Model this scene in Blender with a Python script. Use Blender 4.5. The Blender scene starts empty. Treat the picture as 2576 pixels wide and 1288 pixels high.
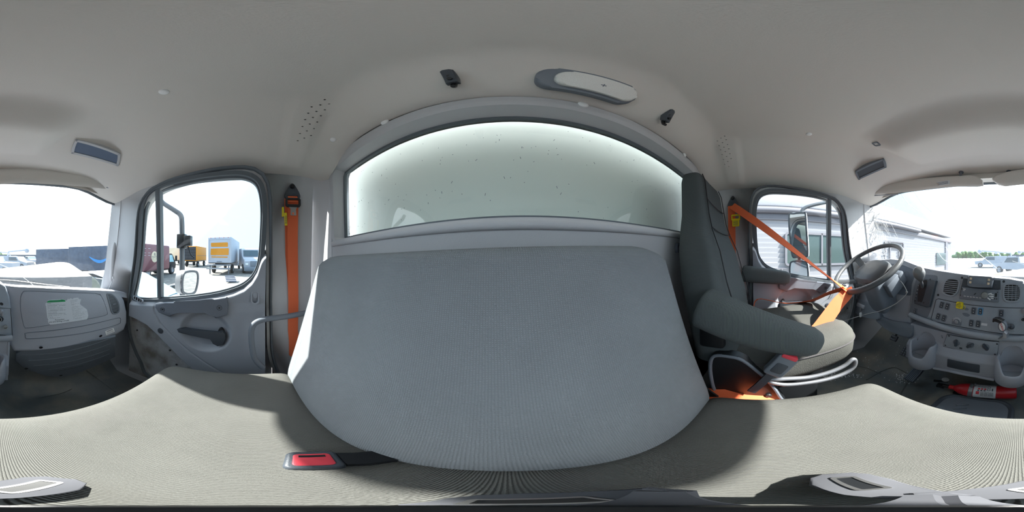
import bpy, bmesh, math, random
from mathutils import Vector, Matrix
PI = math.pi
random.seed(7)
COL = bpy.context.scene.collection
SC = bpy.context.scene

# ---------------------------------------------------------------- camera, sky, sun, exposure
YAW, ROLL = math.radians(-1.8), math.radians(1.8)
CAM = Vector((-.16, 0, .9))
MR = Matrix.Rotation(YAW, 3, 'Z') @ Matrix.Rotation(ROLL, 3, 'Y')      # level frame -> cab frame (the cab leans a little on the yard)
cd = bpy.data.cameras.new('camera')
cd.type = 'PANO'
cd.panorama_type = 'EQUIRECTANGULAR'
try:
    cd.cycles.panorama_type = 'EQUIRECTANGULAR'
except Exception:
    pass
cd.clip_start = .005
cam = bpy.data.objects.new('camera', cd)
COL.objects.link(cam)
cam.matrix_world = Matrix.Translation(CAM) @ (MR @ Matrix.Rotation(PI/2, 3, 'X')).to_4x4()
SC.camera = cam
SC.view_settings.view_transform = 'Standard'
SC.view_settings.look = 'None'
SC.view_settings.gamma = 1
SC.view_settings.use_curve_mapping = False
SC.view_settings.exposure = 1.2

SUN_AZ, SUN_EL = math.radians(-158), math.radians(42.5)
sdir = Vector((math.sin(SUN_AZ)*math.cos(SUN_EL), math.cos(SUN_AZ)*math.cos(SUN_EL), math.sin(SUN_EL)))
w = bpy.data.worlds.new('world'); SC.world = w; w.use_nodes = True
nt = w.node_tree; nt.nodes.clear()
n_out = nt.nodes.new('ShaderNodeOutputWorld'); n_bg = nt.nodes.new('ShaderNodeBackground')
n_tc = nt.nodes.new('ShaderNodeTexCoord'); n_dot = nt.nodes.new('ShaderNodeVectorMath'); n_dot.operation = 'DOT_PRODUCT'
n_dot.inputs[1].default_value = sdir
n_ramp = nt.nodes.new('ShaderNodeValToRGB')
e = n_ramp.color_ramp.elements
e[0].position = 0.0; e[0].color = (.38, .68, 1, 1)
e[1].position = 1.0; e[1].color = (1, 1, 1, 1)
x = n_ramp.color_ramp.elements.new(.80); x.color = (.55, .78, 1, 1)
n_map = nt.nodes.new('ShaderNodeMapRange'); n_map.inputs[1].default_value = -1; n_map.inputs[2].default_value = 1
n_str = nt.nodes.new('ShaderNodeMapRange'); n_str.inputs[1].default_value = .55; n_str.inputs[2].default_value = 1
n_str.inputs[3].default_value = .85; n_str.inputs[4].default_value = 2.4
nt.links.new(n_tc.outputs['Generated'], n_dot.inputs[0])
nt.links.new(n_dot.outputs['Value'], n_map.inputs[0]); nt.links.new(n_dot.outputs['Value'], n_str.inputs[0])
nt.links.new(n_map.outputs[0], n_ramp.inputs[0]); nt.links.new(n_ramp.outputs[0], n_bg.inputs[0])
nt.links.new(n_str.outputs[0], n_bg.inputs[1]); nt.links.new(n_bg.outputs[0], n_out.inputs[0])
sd = bpy.data.lights.new('sun', 'SUN'); sd.energy = 8.4; sd.angle = math.radians(.8); sd.color = (1, .965, .91)
so = bpy.data.objects.new('sun', sd); COL.objects.link(so)
so.rotation_euler = (-sdir).to_track_quat('-Z', 'Y').to_euler()

# ---------------------------------------------------------------- materials
def lin(c):
    return tuple(((v/255)/12.92 if v/255 <= .04045 else ((v/255+.055)/1.055)**2.4) for v in c) + (1,)
MATS = {}
def mat(name, rgb, rough=.6, metal=0, bump=None, spec=.5, var=0, var_scale=4, rgb2=None, emit=0, coat=0):
    m = bpy.data.materials.new(name); m.use_nodes = True
    t = m.node_tree; b = t.nodes['Principled BSDF']
    b.inputs['Base Color'].default_value = lin(rgb); b.inputs['Roughness'].default_value = rough
    b.inputs['Metallic'].default_value = metal; b.inputs['Specular IOR Level'].default_value = spec
    b.inputs['Coat Weight'].default_value = coat
    tc = t.nodes.new('ShaderNodeTexCoord')
    if var or rgb2:
        n = t.nodes.new('ShaderNodeTexNoise'); n.inputs['Scale'].default_value = var_scale; n.inputs['Detail'].default_value = 5
        r = t.nodes.new('ShaderNodeValToRGB')
        a, c = r.color_ramp.elements
        if rgb2:
            a.color = lin(rgb); c.color = lin(rgb2); a.position = .42; c.position = .68
        else:
            l = lin(rgb); a.color = tuple(v*(1-var) for v in l[:3])+(1,); c.color = tuple(min(1, v*(1+var)) for v in l[:3])+(1,)
            a.position = .3; c.position = .7
        t.links.new(tc.outputs['Object'], n.inputs['Vector']); t.links.new(n.outputs['Fac'], r.inputs[0])
        t.links.new(r.outputs[0], b.inputs['Base Color'])
    if bump:
        kind, scale, strength = bump
        bp = t.nodes.new('ShaderNodeBump'); bp.inputs['Strength'].default_value = strength; bp.inputs['Distance'].default_value = .002
        if kind == 'noise':
            n = t.nodes.new('ShaderNodeTexNoise'); n.inputs['Scale'].default_value = scale; n.inputs['Detail'].default_value = 3
            t.links.new(tc.outputs['Object'], n.inputs['Vector']); o = n.outputs['Fac']
        elif kind == 'voronoi':
            n = t.nodes.new('ShaderNodeTexVoronoi'); n.inputs['Scale'].default_value = scale
            t.links.new(tc.outputs['Object'], n.inputs['Vector']); o = n.outputs['Distance']
        elif kind in ('ribx', 'ribz', 'riby', 'weave'):
            n = t.nodes.new('ShaderNodeTexWave'); n.inputs['Scale'].default_value = scale
            n.bands_direction = {'ribx': 'X', 'ribz': 'Z', 'riby': 'Y', 'weave': 'Z'}[kind]
            n.inputs['Distortion'].default_value = 1.2; n.inputs['Detail'].default_value = 2; n.inputs['Detail Scale'].default_value = 3
            t.links.new(tc.outputs['Object'], n.inputs['Vector']); o = n.outputs['Fac']
            if kind == 'weave':
                n2 = t.nodes.new('ShaderNodeTexWave'); n2.inputs['Scale'].default_value = scale*.8; n2.bands_direction = 'X'
                n2.inputs['Distortion'].default_value = 1.5
                t.links.new(tc.outputs['Object'], n2.inputs['Vector'])
                mm = t.nodes.new('ShaderNodeMath'); mm.operation = 'MULTIPLY'
                t.links.new(o, mm.inputs[0]); t.links.new(n2.outputs['Fac'], mm.inputs[1]); o = mm.outputs[0]
            # base colour is multiplied darker between the ribs
            mx = t.nodes.new('ShaderNodeMixRGB'); mx.blend_type = 'MULTIPLY'; mx.inputs[0].default_value = .28
            src = b.inputs['Base Color'].links[0].from_socket if b.inputs['Base Color'].links else None
            if src: t.links.new(src, mx.inputs[1])
            else: mx.inputs[1].default_value = lin(rgb)
            t.links.new(o, mx.inputs[2]); t.links.new(mx.outputs[0], b.inputs['Base Color'])
        t.links.new(o, bp.inputs['Height']); t.links.new(bp.outputs['Normal'], b.inputs['Normal'])
    if emit:
        b.inputs['Emission Color'].default_value = lin(rgb); b.inputs['Emission Strength'].default_value = emit
    MATS[name] = m
    return m
def glass(name, tint=(1, 1, 1), refl=.5, haze=0, haze_rgb=(235, 240, 240)):
    m = bpy.data.materials.new(name); m.use_nodes = True; t = m.node_tree; t.nodes.clear()
    o = t.nodes.new('ShaderNodeOutputMaterial'); tr = t.nodes.new('ShaderNodeBsdfTransparent'); tr.inputs[0].default_value = tint+(1,)
    gl = t.nodes.new('ShaderNodeBsdfGlossy'); gl.inputs['Roughness'].default_value = .01
    # same reflectance from either side of the thin pane
    lw = t.nodes.new('ShaderNodeLayerWeight'); lw.inputs['Blend'].default_value = .5
    pw = t.nodes.new('ShaderNodeMath'); pw.operation = 'POWER'; pw.inputs[1].default_value = 4.5
    fr = t.nodes.new('ShaderNodeMath'); fr.operation = 'MULTIPLY_ADD'; fr.inputs[1].default_value = .85; fr.inputs[2].default_value = .09*refl
    t.links.new(lw.outputs['Facing'], pw.inputs[0]); t.links.new(pw.outputs[0], fr.inputs[0])
    mx = t.nodes.new('ShaderNodeMixShader')
    t.links.new(fr.outputs[0], mx.inputs[0]); t.links.new(tr.outputs[0], mx.inputs[1]); t.links.new(gl.outputs[0], mx.inputs[2])
    last = mx.outputs[0]
    if haze:
        df = t.nodes.new('ShaderNodeBsdfDiffuse'); df.inputs[0].default_value = lin(haze_rgb)
        tc = t.nodes.new('ShaderNodeTexCoord'); nz = t.nodes.new('ShaderNodeTexNoise'); nz.inputs['Scale'].default_value = 60
        nz.inputs['Detail'].default_value = 8
        mr = t.nodes.new('ShaderNodeMapRange'); mr.inputs[1].default_value = .45; mr.inputs[2].default_value = .8
        mr.inputs[3].default_value = haze*.35; mr.inputs[4].default_value = haze
        m2 = t.nodes.new('ShaderNodeMixShader')
        t.links.new(tc.outputs['Object'], nz.inputs['Vector']); t.links.new(nz.outputs['Fac'], mr.inputs[0])
        t.links.new(mr.outputs[0], m2.inputs[0]); t.links.new(last, m2.inputs[1]); t.links.new(df.outputs[0], m2.inputs[2]); last = m2.outputs[0]
    t.links.new(last, o.inputs[0]); MATS[name] = m
    return m
M = MATS
mat('headliner', (214, 209, 203), .9, bump=('noise', 500, .25))
mat('trim', (190, 191, 194), .6, bump=('noise', 350, .2))
mat('door_plastic', (158, 163, 172), .5, bump=('noise', 400, .2), var=.05)
mat('dash', (164, 168, 178), .5, bump=('noise', 400, .25))
mat('bezel', (150, 157, 166), .55, bump=('noise', 300, .2), var=.12, var_scale=9)
mat('dark_plastic', (70, 76, 84), .45, bump=('noise', 400, .2))
mat('mid_plastic', (112, 119, 129), .45)
mat('black', (26, 28, 31), .4)
mat('seal', (94, 101, 107), .6)
mat('chrome_strip', (176, 178, 178), .35, metal=.2)
mat('bench_fabric', (120, 120, 116), .95, bump=('ribx', 125, .7), var=.07, var_scale=7, spec=.15)
mat('bench_back_fabric', (146, 151, 156), .95, bump=('weave', 105, .6), var=.06, var_scale=6, spec=.15)
mat('driver_fabric', (108, 115, 117), .95, bump=('ribz', 170, .8), spec=.15)
mat('arm_fabric', (108, 115, 117), .95, bump=('riby', 150, .7), spec=.15)
mat('cushion_fabric', (90, 90, 87), .95, bump=('noise', 300, .5), var=.1, var_scale=9, spec=.15)
mat('cushion_side', (92, 90, 92), .95, bump=('noise', 300, .5), spec=.15)
mat('orange', (234, 116, 76), .75, bump=('noise', 400, .25), spec=.2)
mat('yellow', (236, 214, 30), .5)
mat('red', (190, 36, 44), .35, var=.12, var_scale=12)
mat('pink_red', (226, 70, 84), .4)
mat('steel', (170, 170, 170), .3, metal=.9)
mat('grey_metal', (150, 152, 158), .4, metal=.6)
mat('rubber', (96, 101, 102), .5, bump=('noise', 60, .5), rgb2=(132, 128, 118), var_scale=5)
mat('carpet', (92, 92, 90), .95, bump=('voronoi', 260, .9), rgb2=(120, 116, 108), var_scale=8)
mat('carpet_light', (176, 178, 180), .95, bump=('voronoi', 220, .9), rgb2=(120, 116, 108), var_scale=9)
mat('white', (236, 236, 236), .6)
mat('paper', (216, 220, 226), .8)
mat('green', (40, 160, 96), .7)
mat('ink', (70, 78, 92), .8)
mat('blue', (60, 150, 220), .5)
mat('lens', (226, 226, 222), .25, bump=('voronoi', 300, .4))
mat('screw', (60, 62, 66), .35, metal=.4)
mat('screen', (120, 130, 142), .15)
mat('blue_trim', (92, 150, 190), .5)
mat('cluster', (104, 112, 126), .3)
mat('pocket', (96, 110, 132), .7)  # passenger pocket liner: blue sun glare put into its colour
mat('mirror', (235, 238, 240), .02, metal=1)
mat('wheel_grey', (84, 86, 89), .45, bump=('noise', 300, .2), var=.1, var_scale=14)
mat('handle_grey', (112, 118, 129), .5, bump=('noise', 400, .2))
mat('foot_grey', (92, 93, 98), .85, spec=.15)
mat('knob_grey', (122, 124, 126), .35)
glass('side_glass', (.93, .97, .96), .45)
glass('windshield_glass', (.95, .98, .97), .45, haze=.17)
glass('rear_glass', (.93, .985, .955), .6)
# outside
mat('gravel', (108, 106, 103), .95, bump=('noise', 30, .5), rgb2=(134, 131, 127), var_scale=3)
mat('maroon', (116, 66, 74), .45)  # truck colour paled to carry the haze over it
mat('cream', (222, 204, 176), .6)
mat('truck_yellow', (206, 134, 22), .5)
mat('truck_white', (176, 180, 190), .5)
mat('tyre', (42, 42, 44), .8)
mat('navy', (84, 92, 110), .6, var=.2, var_scale=3)  # trailer navy lightened to carry the haze of the windshield
mat('sky_reflection', (150, 196, 208), .35)  # pale blue sky reflection put into the colour of vehicle windows
mat('car_glass', (74, 90, 100), .1)
mat('siding', (160, 160, 166), .6)
mat('siding_grey', (108, 108, 116), .6)
mat('hood', (92, 98, 84), .6, rgb2=(84, 74, 54), var_scale=5)
mat('leaf', (84, 112, 62), .9, rgb2=(110, 134, 84), var_scale=3)
mat('bark', (80, 66, 52), .9)
mat('box_wall', (240, 242, 238), .5)
mat('rv_window', (70, 84, 84), .12)

# ---------------------------------------------------------------- geometry helpers
def sharpen(bm, ang=38):
    for f in bm.faces: f.smooth = True
    a = math.radians(ang)
    for ed in bm.edges:
        if len(ed.link_faces) == 2:
            try: ed.smooth = ed.calc_face_angle() < a
            except Exception: ed.smooth = False
def setp(o, label=None, cat=None, group=None, kind=None):
    if label: o['label'] = label
    if cat: o['category'] = cat
    if group: o['group'] = group
    if kind: o['kind'] = kind
    return o
class MB:
    def __init__(s): s.bm = bmesh.new(); s.mi = 0
    def _tag(s, n0):
        s.bm.faces.ensure_lookup_table()
        for f in s.bm.faces[n0:]: f.material_index = s.mi
    def quad(s, pts):
        n0 = len(s.bm.faces); s.bm.faces.new([s.bm.verts.new(p) for p in pts]); s._tag(n0)
    def box(s, c, d, R=None, bevel=0, seg=2):
        n0 = len(s.bm.faces)
        r = bmesh.ops.create_cube(s.bm, size=1)
        vs = r['verts']
        for v in vs: v.co = Vector((v.co.x*d[0], v.co.y*d[1], v.co.z*d[2]))
        if bevel:
            es = list({ed for v in vs for ed in v.link_edges})
            b = bmesh.ops.bevel(s.bm, geom=es, offset=bevel, segments=seg, affect='EDGES', profile=.5)
            vs = list({v for f in s.bm.faces[n0:] for v in f.verts}) if False else b['verts']
            s.bm.faces.ensure_lookup_table()
            vs = list({v for f in list(s.bm.faces)[n0:] for v in f.verts})
        T = Matrix.Translation(Vector(c))
        if R is not None: T = T @ (R.to_4x4() if len(R) == 3 else R)
        for v in vs: v.co = T @ v.co
        s._tag(n0); return s
    def grid(s, P, closed_u=False, closed_v=False):
        n0 = len(s.bm.faces)
        V = [[s.bm.verts.new(p) for p in row] for row in P]
        nu, nv = len(V), len(V[0])
        for i in range(nu if closed_u else nu-1):
            for j in range(nv if closed_v else nv-1):
                q = [V[i][j], V[(i+1) % nu][j], V[(i+1) % nu][(j+1) % nv], V[i][(j+1) % nv]]
                if len(set(q)) == 4:
                    try: s.bm.faces.new(q)
                    except ValueError: pass
        s._tag(n0); return V
    def loft(s, rings, cap=True):
        V = s.grid(rings, closed_v=True)
        n0 = len(s.bm.faces)
        if cap:
            try: s.bm.faces.new(V[0][::-1]); s.bm.faces.new(V[-1])
            except ValueError: pass
        s._tag(n0)
    def tube(s, path, r, n=10, closed=False, cap=True):
        path = [Vector(p) for p in path]
        rings = []; up = None; L = len(path)
        for i, p in enumerate(path):
            if closed: d = path[(i+1) % L]-path[i-1]
            else: d = path[min(i+1, L-1)]-path[max(i-1, 0)]
            d = d.normalized()
            if up is None: up = d.orthogonal().normalized()
            up = (up-d*up.dot(d)).normalized(); sd_ = d.cross(up)
            rr = r[i] if isinstance(r, (list, tuple)) else r
            rings.append([p+(up*math.cos(t)+sd_*math.sin(t))*rr for t in [2*PI*k/n for k in range(n)]])
        if closed: s.grid(rings, closed_u=True, closed_v=True)
        else: s.loft(rings, cap)
        return s
    def strap(s, path, width, side, th=.0015):
        """flat belt: path of points, width, side = list of or single width direction"""
        L = len(path); rings = []
        for i, p in enumerate(path):
            p = Vector(p); sdv = Vector(side[i] if isinstance(side, list) else side).normalized()
            d = (Vector(path[min(i+1, L-1)])-Vector(path[max(i-1, 0)])).normalized()
            sdv = (sdv-d*sdv.dot(d)).normalized(); nn = d.cross(sdv).normalized()
            ww = width[i] if isinstance(width, list) else width
            rings.append([p+sdv*ww/2+nn*th, p-sdv*ww/2+nn*th, p-sdv*ww/2-nn*th, p+sdv*ww/2-nn*th])
        s.loft(rings); return s
    def prism(s, poly, fr, d0, d1, bevel=0, seg=2):
        """poly: 2D in frame fr; d0 back depth, d1 front depth along n; front edge bevelled"""
        n0 = len(s.bm.faces)
        a = [s.bm.verts.new(fr(u, v, d0)) for u, v in poly]; b = [s.bm.verts.new(fr(u, v, d1)) for u, v in poly]
        L = len(poly)
        for i in range(L): s.bm.faces.new([a[i], a[(i+1) % L], b[(i+1) % L], b[i]])
        s.bm.faces.new(a[::-1]); ff = s.bm.faces.new(b)
        if bevel:
            bmesh.ops.bevel(s.bm, geom=list(ff.edges), offset=bevel, segments=seg, affect='EDGES', profile=.5)
        s._tag(n0); return s
    def ring(s, A, B, fr, d0, d1):
        """flat ring between outlines A (outer) and B (inner), with thickness"""
        n = len(A)
        P = [[fr(u, v, d0) for u, v in A], [fr(u, v, d1) for u, v in A], [fr(u, v, d1) for u, v in B], [fr(u, v, d0) for u, v in B]]
        s.grid(P, closed_u=True, closed_v=True); return s
    def lathe(s, prof, fr, n=24, a0=0, a1=2*PI):
        full = abs(a1-a0-2*PI) < 1e-6
        P = [[fr(r*math.cos(t), r*math.sin(t), h) for t in [a0+(a1-a0)*k/(n if full else n-1) for k in range(n)]] for r, h in prof]
        s.grid(P, closed_v=full); return s
    def ball(s, c, r, n=12, R=None):
        if not isinstance(r, (tuple, list)): r = (r, r, r)
        c = Vector(c); P = []
        for i in range(n+1):
            ph = PI*i/n
            row = []
            for k in range(2*n):
                t = PI*k/n; v = Vector((r[0]*math.sin(ph)*math.cos(t), r[1]*math.sin(ph)*math.sin(t), r[2]*math.cos(ph)))
                if R is not None: v = R @ v
                row.append(c+v)
            P.append(row)
        s.grid(P, closed_v=True); return s
    def build(s, name, mats, parent=None, smooth=True, ang=38, T=None, recalc=True, **kw):
        bm = s.bm
        bmesh.ops.remove_doubles(bm, verts=bm.verts, dist=1e-5)
        if recalc: bmesh.ops.recalc_face_normals(bm, faces=bm.faces)
        if smooth: sharpen(bm, ang)
        me = bpy.data.meshes.new(name); bm.to_mesh(me); bm.free()
        for m in (mats if isinstance(mats, (list, tuple)) else [mats]): me.materials.append(MATS[m])
        o = bpy.data.objects.new(name, me); COL.objects.link(o)
        if parent is not None:
            o.parent = parent; o.matrix_parent_inverse = PARINV.get(parent.name, Matrix())
        elif T is not None: o.matrix_world = T
        return setp(o, **kw)
PARINV = {}
class Fr:
    def __init__(s, o, u, v, n): s.o, s.u, s.v, s.n = Vector(o), Vector(u).normalized(), Vector(v).normalized(), Vector(n).normalized()
    def __call__(s, a, b, c=0): return s.o+s.u*a+s.v*b+s.n*c
    def to(s, p): d = Vector(p)-s.o; return (d.dot(s.u), d.dot(s.v))
def thing(name, loc, label, cat, group=None, T=None):
    """an Empty at the thing's base; parts are modelled in world coordinates and keep them"""
    o = bpy.data.objects.new(name, None); COL.objects.link(o); o.empty_display_size = .05
    mw = T if T is not None else Matrix.Translation(Vector(loc))
    o.matrix_world = mw
    PARINV[o.name] = mw.inverted() if T is None else Matrix()
    return setp(o, label=label, cat=cat, group=group)
def struct(o, label=None):
    o['kind'] = 'structure'
    return o
def rrect(w, h, r, n=4, cx=0, cy=0):
    P = []
    for (sx, sy, a) in ((1, 1, 0), (-1, 1, PI/2), (-1, -1, PI), (1, -1, 1.5*PI)):
        for k in range(n+1):
            t = a+PI/2*k/n
            P.append((cx+sx*(w/2-r)+r*math.cos(t), cy+sy*(h/2-r)+r*math.sin(t)))
    return P
def circ(r, n=20, cx=0, cy=0): return [(cx+r*math.cos(2*PI*k/n), cy+r*math.sin(2*PI*k/n)) for k in range(n)]
def catmull(P, n=6, closed=False):
    out = []; L = len(P); dim = len(P[0])
    rng = range(L) if closed else range(L-1)
    for i in rng:
        g = (lambda k: P[k % L]) if closed else (lambda k: P[max(0, min(L-1, k))])
        p0, p1, p2, p3 = g(i-1), g(i), g(i+1), g(i+2)
        for k in range(n):
            t = k/n
            out.append(tuple(.5*((2*p1[d])+(-p0[d]+p2[d])*t+(2*p0[d]-5*p1[d]+4*p2[d]-p3[d])*t*t+(-p0[d]+3*p1[d]-3*p2[d]+p3[d])*t**3) for d in range(dim)))
    if not closed: out.append(tuple(P[-1]))
    return out
def offset2(P, d):
    L = len(P); out = []
    area = sum(P[i][0]*P[(i+1) % L][1]-P[(i+1) % L][0]*P[i][1] for i in range(L))
    sg = 1 if area > 0 else -1
    for i in range(L):
        a, b = P[i-1], P[(i+1) % L]
        tx, ty = b[0]-a[0], b[1]-a[1]; l = math.hypot(tx, ty) or 1
        out.append((P[i][0]+sg*ty/l*d, P[i][1]-sg*tx/l*d))
    return out
def sst(a, b, x):
    t = max(0, min(1, (x-a)/(b-a))); return t*t*(3-2*t)
def lerp(a, b, t): return a+(b-a)*t
def interp(tab, x):
    if x <= tab[0][0]: return tab[0][1]
    for (x0, y0), (x1, y1) in zip(tab, tab[1:]):
        if x <= x1: return y0+(y1-y0)*(x-x0)/(x1-x0)
    return tab[-1][1]
# directions measured from the photograph's own geometry, intersected with the real planes they lie on
def D(px, py):
    a = (px/2576-.5)*2*PI; el = (.5-py/1288)*PI
    return MR @ Vector((math.sin(a)*math.cos(el), math.cos(a)*math.cos(el), math.sin(el)))
def hp(px, py, n, c):
    d = D(px, py); n = Vector(n); return CAM+d*((c-n.dot(CAM))/n.dot(d))
def hx(px, py, x): return hp(px, py, (1, 0, 0), x)
def hy(px, py, y): return hp(px, py, (0, 1, 0), y)
def hz(px, py, z): return hp(px, py, (0, 0, 1), z)
def text_mesh(txt, size, fr, depth=.0004, off=0, align='CENTER', sx=1, bold=0):
    """lettering as a mesh lying in frame fr"""
    cu = bpy.data.curves.new('lettering', 'FONT'); cu.body = txt; cu.size = size; cu.align_x = align; cu.align_y = 'CENTER'
    cu.extrude = depth; cu.offset = bold; cu.resolution_u = 3
    o = bpy.data.objects.new('lettering', cu); COL.objects.link(o)
    dg = bpy.context.evaluated_depsgraph_get(); dg.update()
    me = bpy.data.meshes.new_from_object(o.evaluated_get(dg))
    bpy.data.objects.remove(o); bpy.data.curves.remove(cu)
    T = Matrix.Identity(4)
    for i in range(3):
        T[i][0] = fr.u[i]*sx; T[i][1] = fr.v[i]; T[i][2] = fr.n[i]; T[i][3] = fr.o[i]+fr.n[i]*(off)
    me.transform(T); me.materials.clear()
    return me
def text_obj(name, txt, size, fr, m, parent, off=.001, sx=1, bold=0, depth=.0004, T=None):
    me = text_mesh(txt, size, fr, off=off, sx=sx, bold=bold, depth=depth); me.materials.append(MATS[m])
    o = bpy.data.objects.new(name, me); COL.objects.link(o); o.parent = parent
    o.matrix_parent_inverse = PARINV.get(parent.name, Matrix())
    return o

# ================================================================ THE CAB SHELL
def glassx(z): return .873-.278*(z-.9)                  # half width of the door glass plane
def wallx(z): return min(.935, .835+.12*(1.24-z))       # half width of the side trim
def doorx(z): return min(.925, glassx(z))
SEAL = [(.10, .10), (.098, .45), (.092, .825), (.084, 1.05), (.078, 1.16), (.06, 1.235), (.02, 1.275), (-.05, 1.286), (-.2, 1.277), (-.34, 1.262),
        (-.43, 1.238), (-.49, 1.195), (-.53, 1.125), (-.59, .93), (-.67, .72), (-.69, .55), (-.66, .38), (-.58, .22), (-.48, .10)]
GLS = [(.042, 1.10), (.037, 1.165), (.02, 1.215), (-.02, 1.24), (-.09, 1.246), (-.25, 1.242), (-.385, 1.232), (-.43, 1.22), (-.465, 1.19),
       (-.495, 1.13), (-.55, .93), (-.60, .80), (-.642, .705), (-.645, .678), (-.62, .668), (-.55, .676), (-.47, .690), (-.36, .710), (-.25, .732), (-.15, .755), (-.075, .78), (-.03, .802),
       (.005, .835), (.028, .88), (.037, .94), (.041, 1.02)]
SEALS = catmull(SEAL[:-1]+[SEAL[-1]], 4, closed=False)
GL = catmull(GLS, 3, closed=True)

def yrear_top(x): return .33
def yfront(x): return -.90+.15*(min(1, abs(x)/.83))**2
def ceil_z(x, y):
    ax = abs(x)
    ds = .175*sst(.50, .84, ax)
    yf = yfront(x)
    t = (y-yf)/max(.01, (-.38-yf))
    df = .135*(1-sst(0, 1.0, t)) if t < 1 else 0
    # the overhead bulges down in the middle of the front
    df = max(df, .085*sst(-.36, -.50, y)*(1-sst(.30, .46, ax))) if y > -.75 else df
    dr = .075*sst(.17, .33, y)
    d = (ds**2.2+df**2.2+dr**2.2)**(1/2.2)
    for sx in (-1, 1):          # shallow raised pad of each speaker grille
        q = max(abs(x-sx*.655)/.15, abs(y-.155)/.055)
        d += .010*(1-sst(.7, 1.0, q))
    return 1.475-d
b = MB(); NX, NY = 96, 84; rows = []
for i in range(NX+1):
    x = -.835+1.67*i/NX; row = []
    for j in range(NY+1):
        y = lerp(yfront(x)-.01, .335, j/NY); row.append((x, y, ceil_z(x, y)))
    rows.append(row)
b.grid(rows)
# outer roof skin above the liner, so the roof has its real thickness and casts its shade
b.grid([[(x, y, 1.53) for y in (-.93, .44)] for x in (-.88, .88)])
for s in (-1, 1): b.quad([(s*.88, -.93, 1.53), (s*.88, .44, 1.53), (s*.88, .44, 1.29), (s*.88, -.80, 1.29)])
b.quad([(-.88, -.93, 1.53), (.88, -.93, 1.53), (.835, -.77, 1.30), (-.835, -.77, 1.30)])
ceiling = struct(b.build('ceiling', 'headliner', recalc=False, ang=60))

# floor: rubber mat with a hump down the middle and the toe board
def floor_z(x, y):
    h = .085*(1-sst(.16, .30, abs(x+.02)))
    if y > -.3: h *= 1
    toe = 0 if y > -.80 else (-.80-y)*.9
    return h+toe
b = MB(); rows = []
for i in range(61):
    x = -.94+1.88*i/60
    rows.append([(x, y, floor_z(x, y)) for y in [.40-.04*k for k in range(41)]])
b.grid(rows)
struct(b.build('floor', 'rubber', recalc=False, ang=60))
# front bulkhead behind the dashboard
b = MB(); b.box((0, -1.17, .36), (1.9, .03, .78)); struct(b.build('wall_front', 'dark_plastic'))

# rear wall with the window opening
WIN = [(.74, .985), (.755, 1.0), (.757, 1.30), (.745, 1.318)]
def rw_top(x): return 1.322+.028*(1-(x/.75)**2)
win = []
for k in range(13): x = lerp(-.745, .745, k/12); win.append((x, .988+.004*(x/.745)**2))
win += [(.757, .999), (.759, 1.15), (.757, 1.30)]
for k in range(13): x = lerp(.745, -.745, k/12); win.append((x, rw_top(x)))
win += [(-.757, 1.30), (-.759, 1.15), (-.757, .999)]
YR = .345
fr_rear = Fr((0, YR, 0), (1, 0, 0), (0, 0, 1), (0, -1, 0))
def fill_hole(b, outer, inner, f):
    vo = [b.bm.verts.new(f(*p)) for p in outer]; vi = [b.bm.verts.new(f(*p)) for p in inner]
    es = [b.bm.edges.new((v[i], v[(i+1) % len(v)])) for v in (vo, vi) for i in range(len(v))]
    n0 = len(b.bm.faces)
    bmesh.ops.triangle_fill(b.bm, edges=es, use_beauty=True)
    b._tag(n0)
b = MB()
outer = [(-.80, 0), (.80, 0), (.80, .7), (.775, 1.29)]+[(lerp(.70, -.70, k/8), 1.385+.012*(1-(lerp(-1, 1, k/8))**2)) for k in range(9)]+[(-.775, 1.29), (-.80, .7)]
lip = offset2(win, .028)
# raised moulding: wall plane -> lip nearer the cab -> back to the glass
fill_hole(b, outer, lip, lambda u, v: (u, YR-.012*sst(.9, 1.3, v), v))
L = len(win)
P = [[(u, YR-.012*sst(.9, 1.3, v), v) for u, v in lip], [(u, YR-.012, v) for u, v in offset2(win, .018)], [(u, YR-.006, v) for u, v in offset2(win, .006)], [(u, YR+.035, v) for u, v in win], [(u, YR+.055, v) for u, v in offset2(win, -.004)]]
b.grid(P, closed_v=True)
# outer skin of the cab back
fill_hole(b, [(-.90, 0), (.90, 0), (.88, 1.29), (.88, 1.53), (-.88, 1.53), (-.88, 1.29)], offset2(win, .004), lambda u, v: (u, YR+.075, v))
# ledge under the window
b.tube([(-.78, YR-.002, .972), (0, YR-.004, .966), (.78, YR-.002, .972)], .012, 8)
# rounded corners into the side trim
for s in (-1, 1):
    rows = []
    for k in range(9):
        t = PI/2*k/8; row = []
        for z in (0, .3, .6, .9, 1.1, 1.2, 1.3, 1.36):
            wx = wallx(z)
            x0, r = (.80 if z < .7 else lerp(.80, .775, (z-.7)/.59)), 0
            row.append((s*(x0+(wx-x0)*math.sin(t)), YR-.075*(1-math.cos(t)), z))
        rows.append(row)
    b.grid(rows)
struct(b.build('wall_rear', 'trim', ang=50))
b = MB()
b.ring([(u, v) for u, v in offset2(win, .002)], offset2(win, -.010), Fr((0, YR+.048, 0), (1, 0, 0), (0, 0, 1), (0, -1, 0)), -.006, .006)
win_seal = b.build('window_gasket', 'seal')
b = MB(); b.bm.faces.new([b.bm.verts.new((u, YR+.05, v)) for u, v in offset2(win, -.004)])
w1 = struct(b.build('window_1', 'rear_glass', smooth=False)); win_seal.parent = w1
# small printed mark in the corner of the rear pane
b = MB(); rnd = random.Random(3)
for i in range(9):
    for j in range(5):
        if rnd.random() < .6: b.box((-.728+j*.004, YR+.047, 1.012+i*.004), (.0028, .0006, .0028))
b.build('printed_mark', 'ink', w1, smooth=False)
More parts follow.
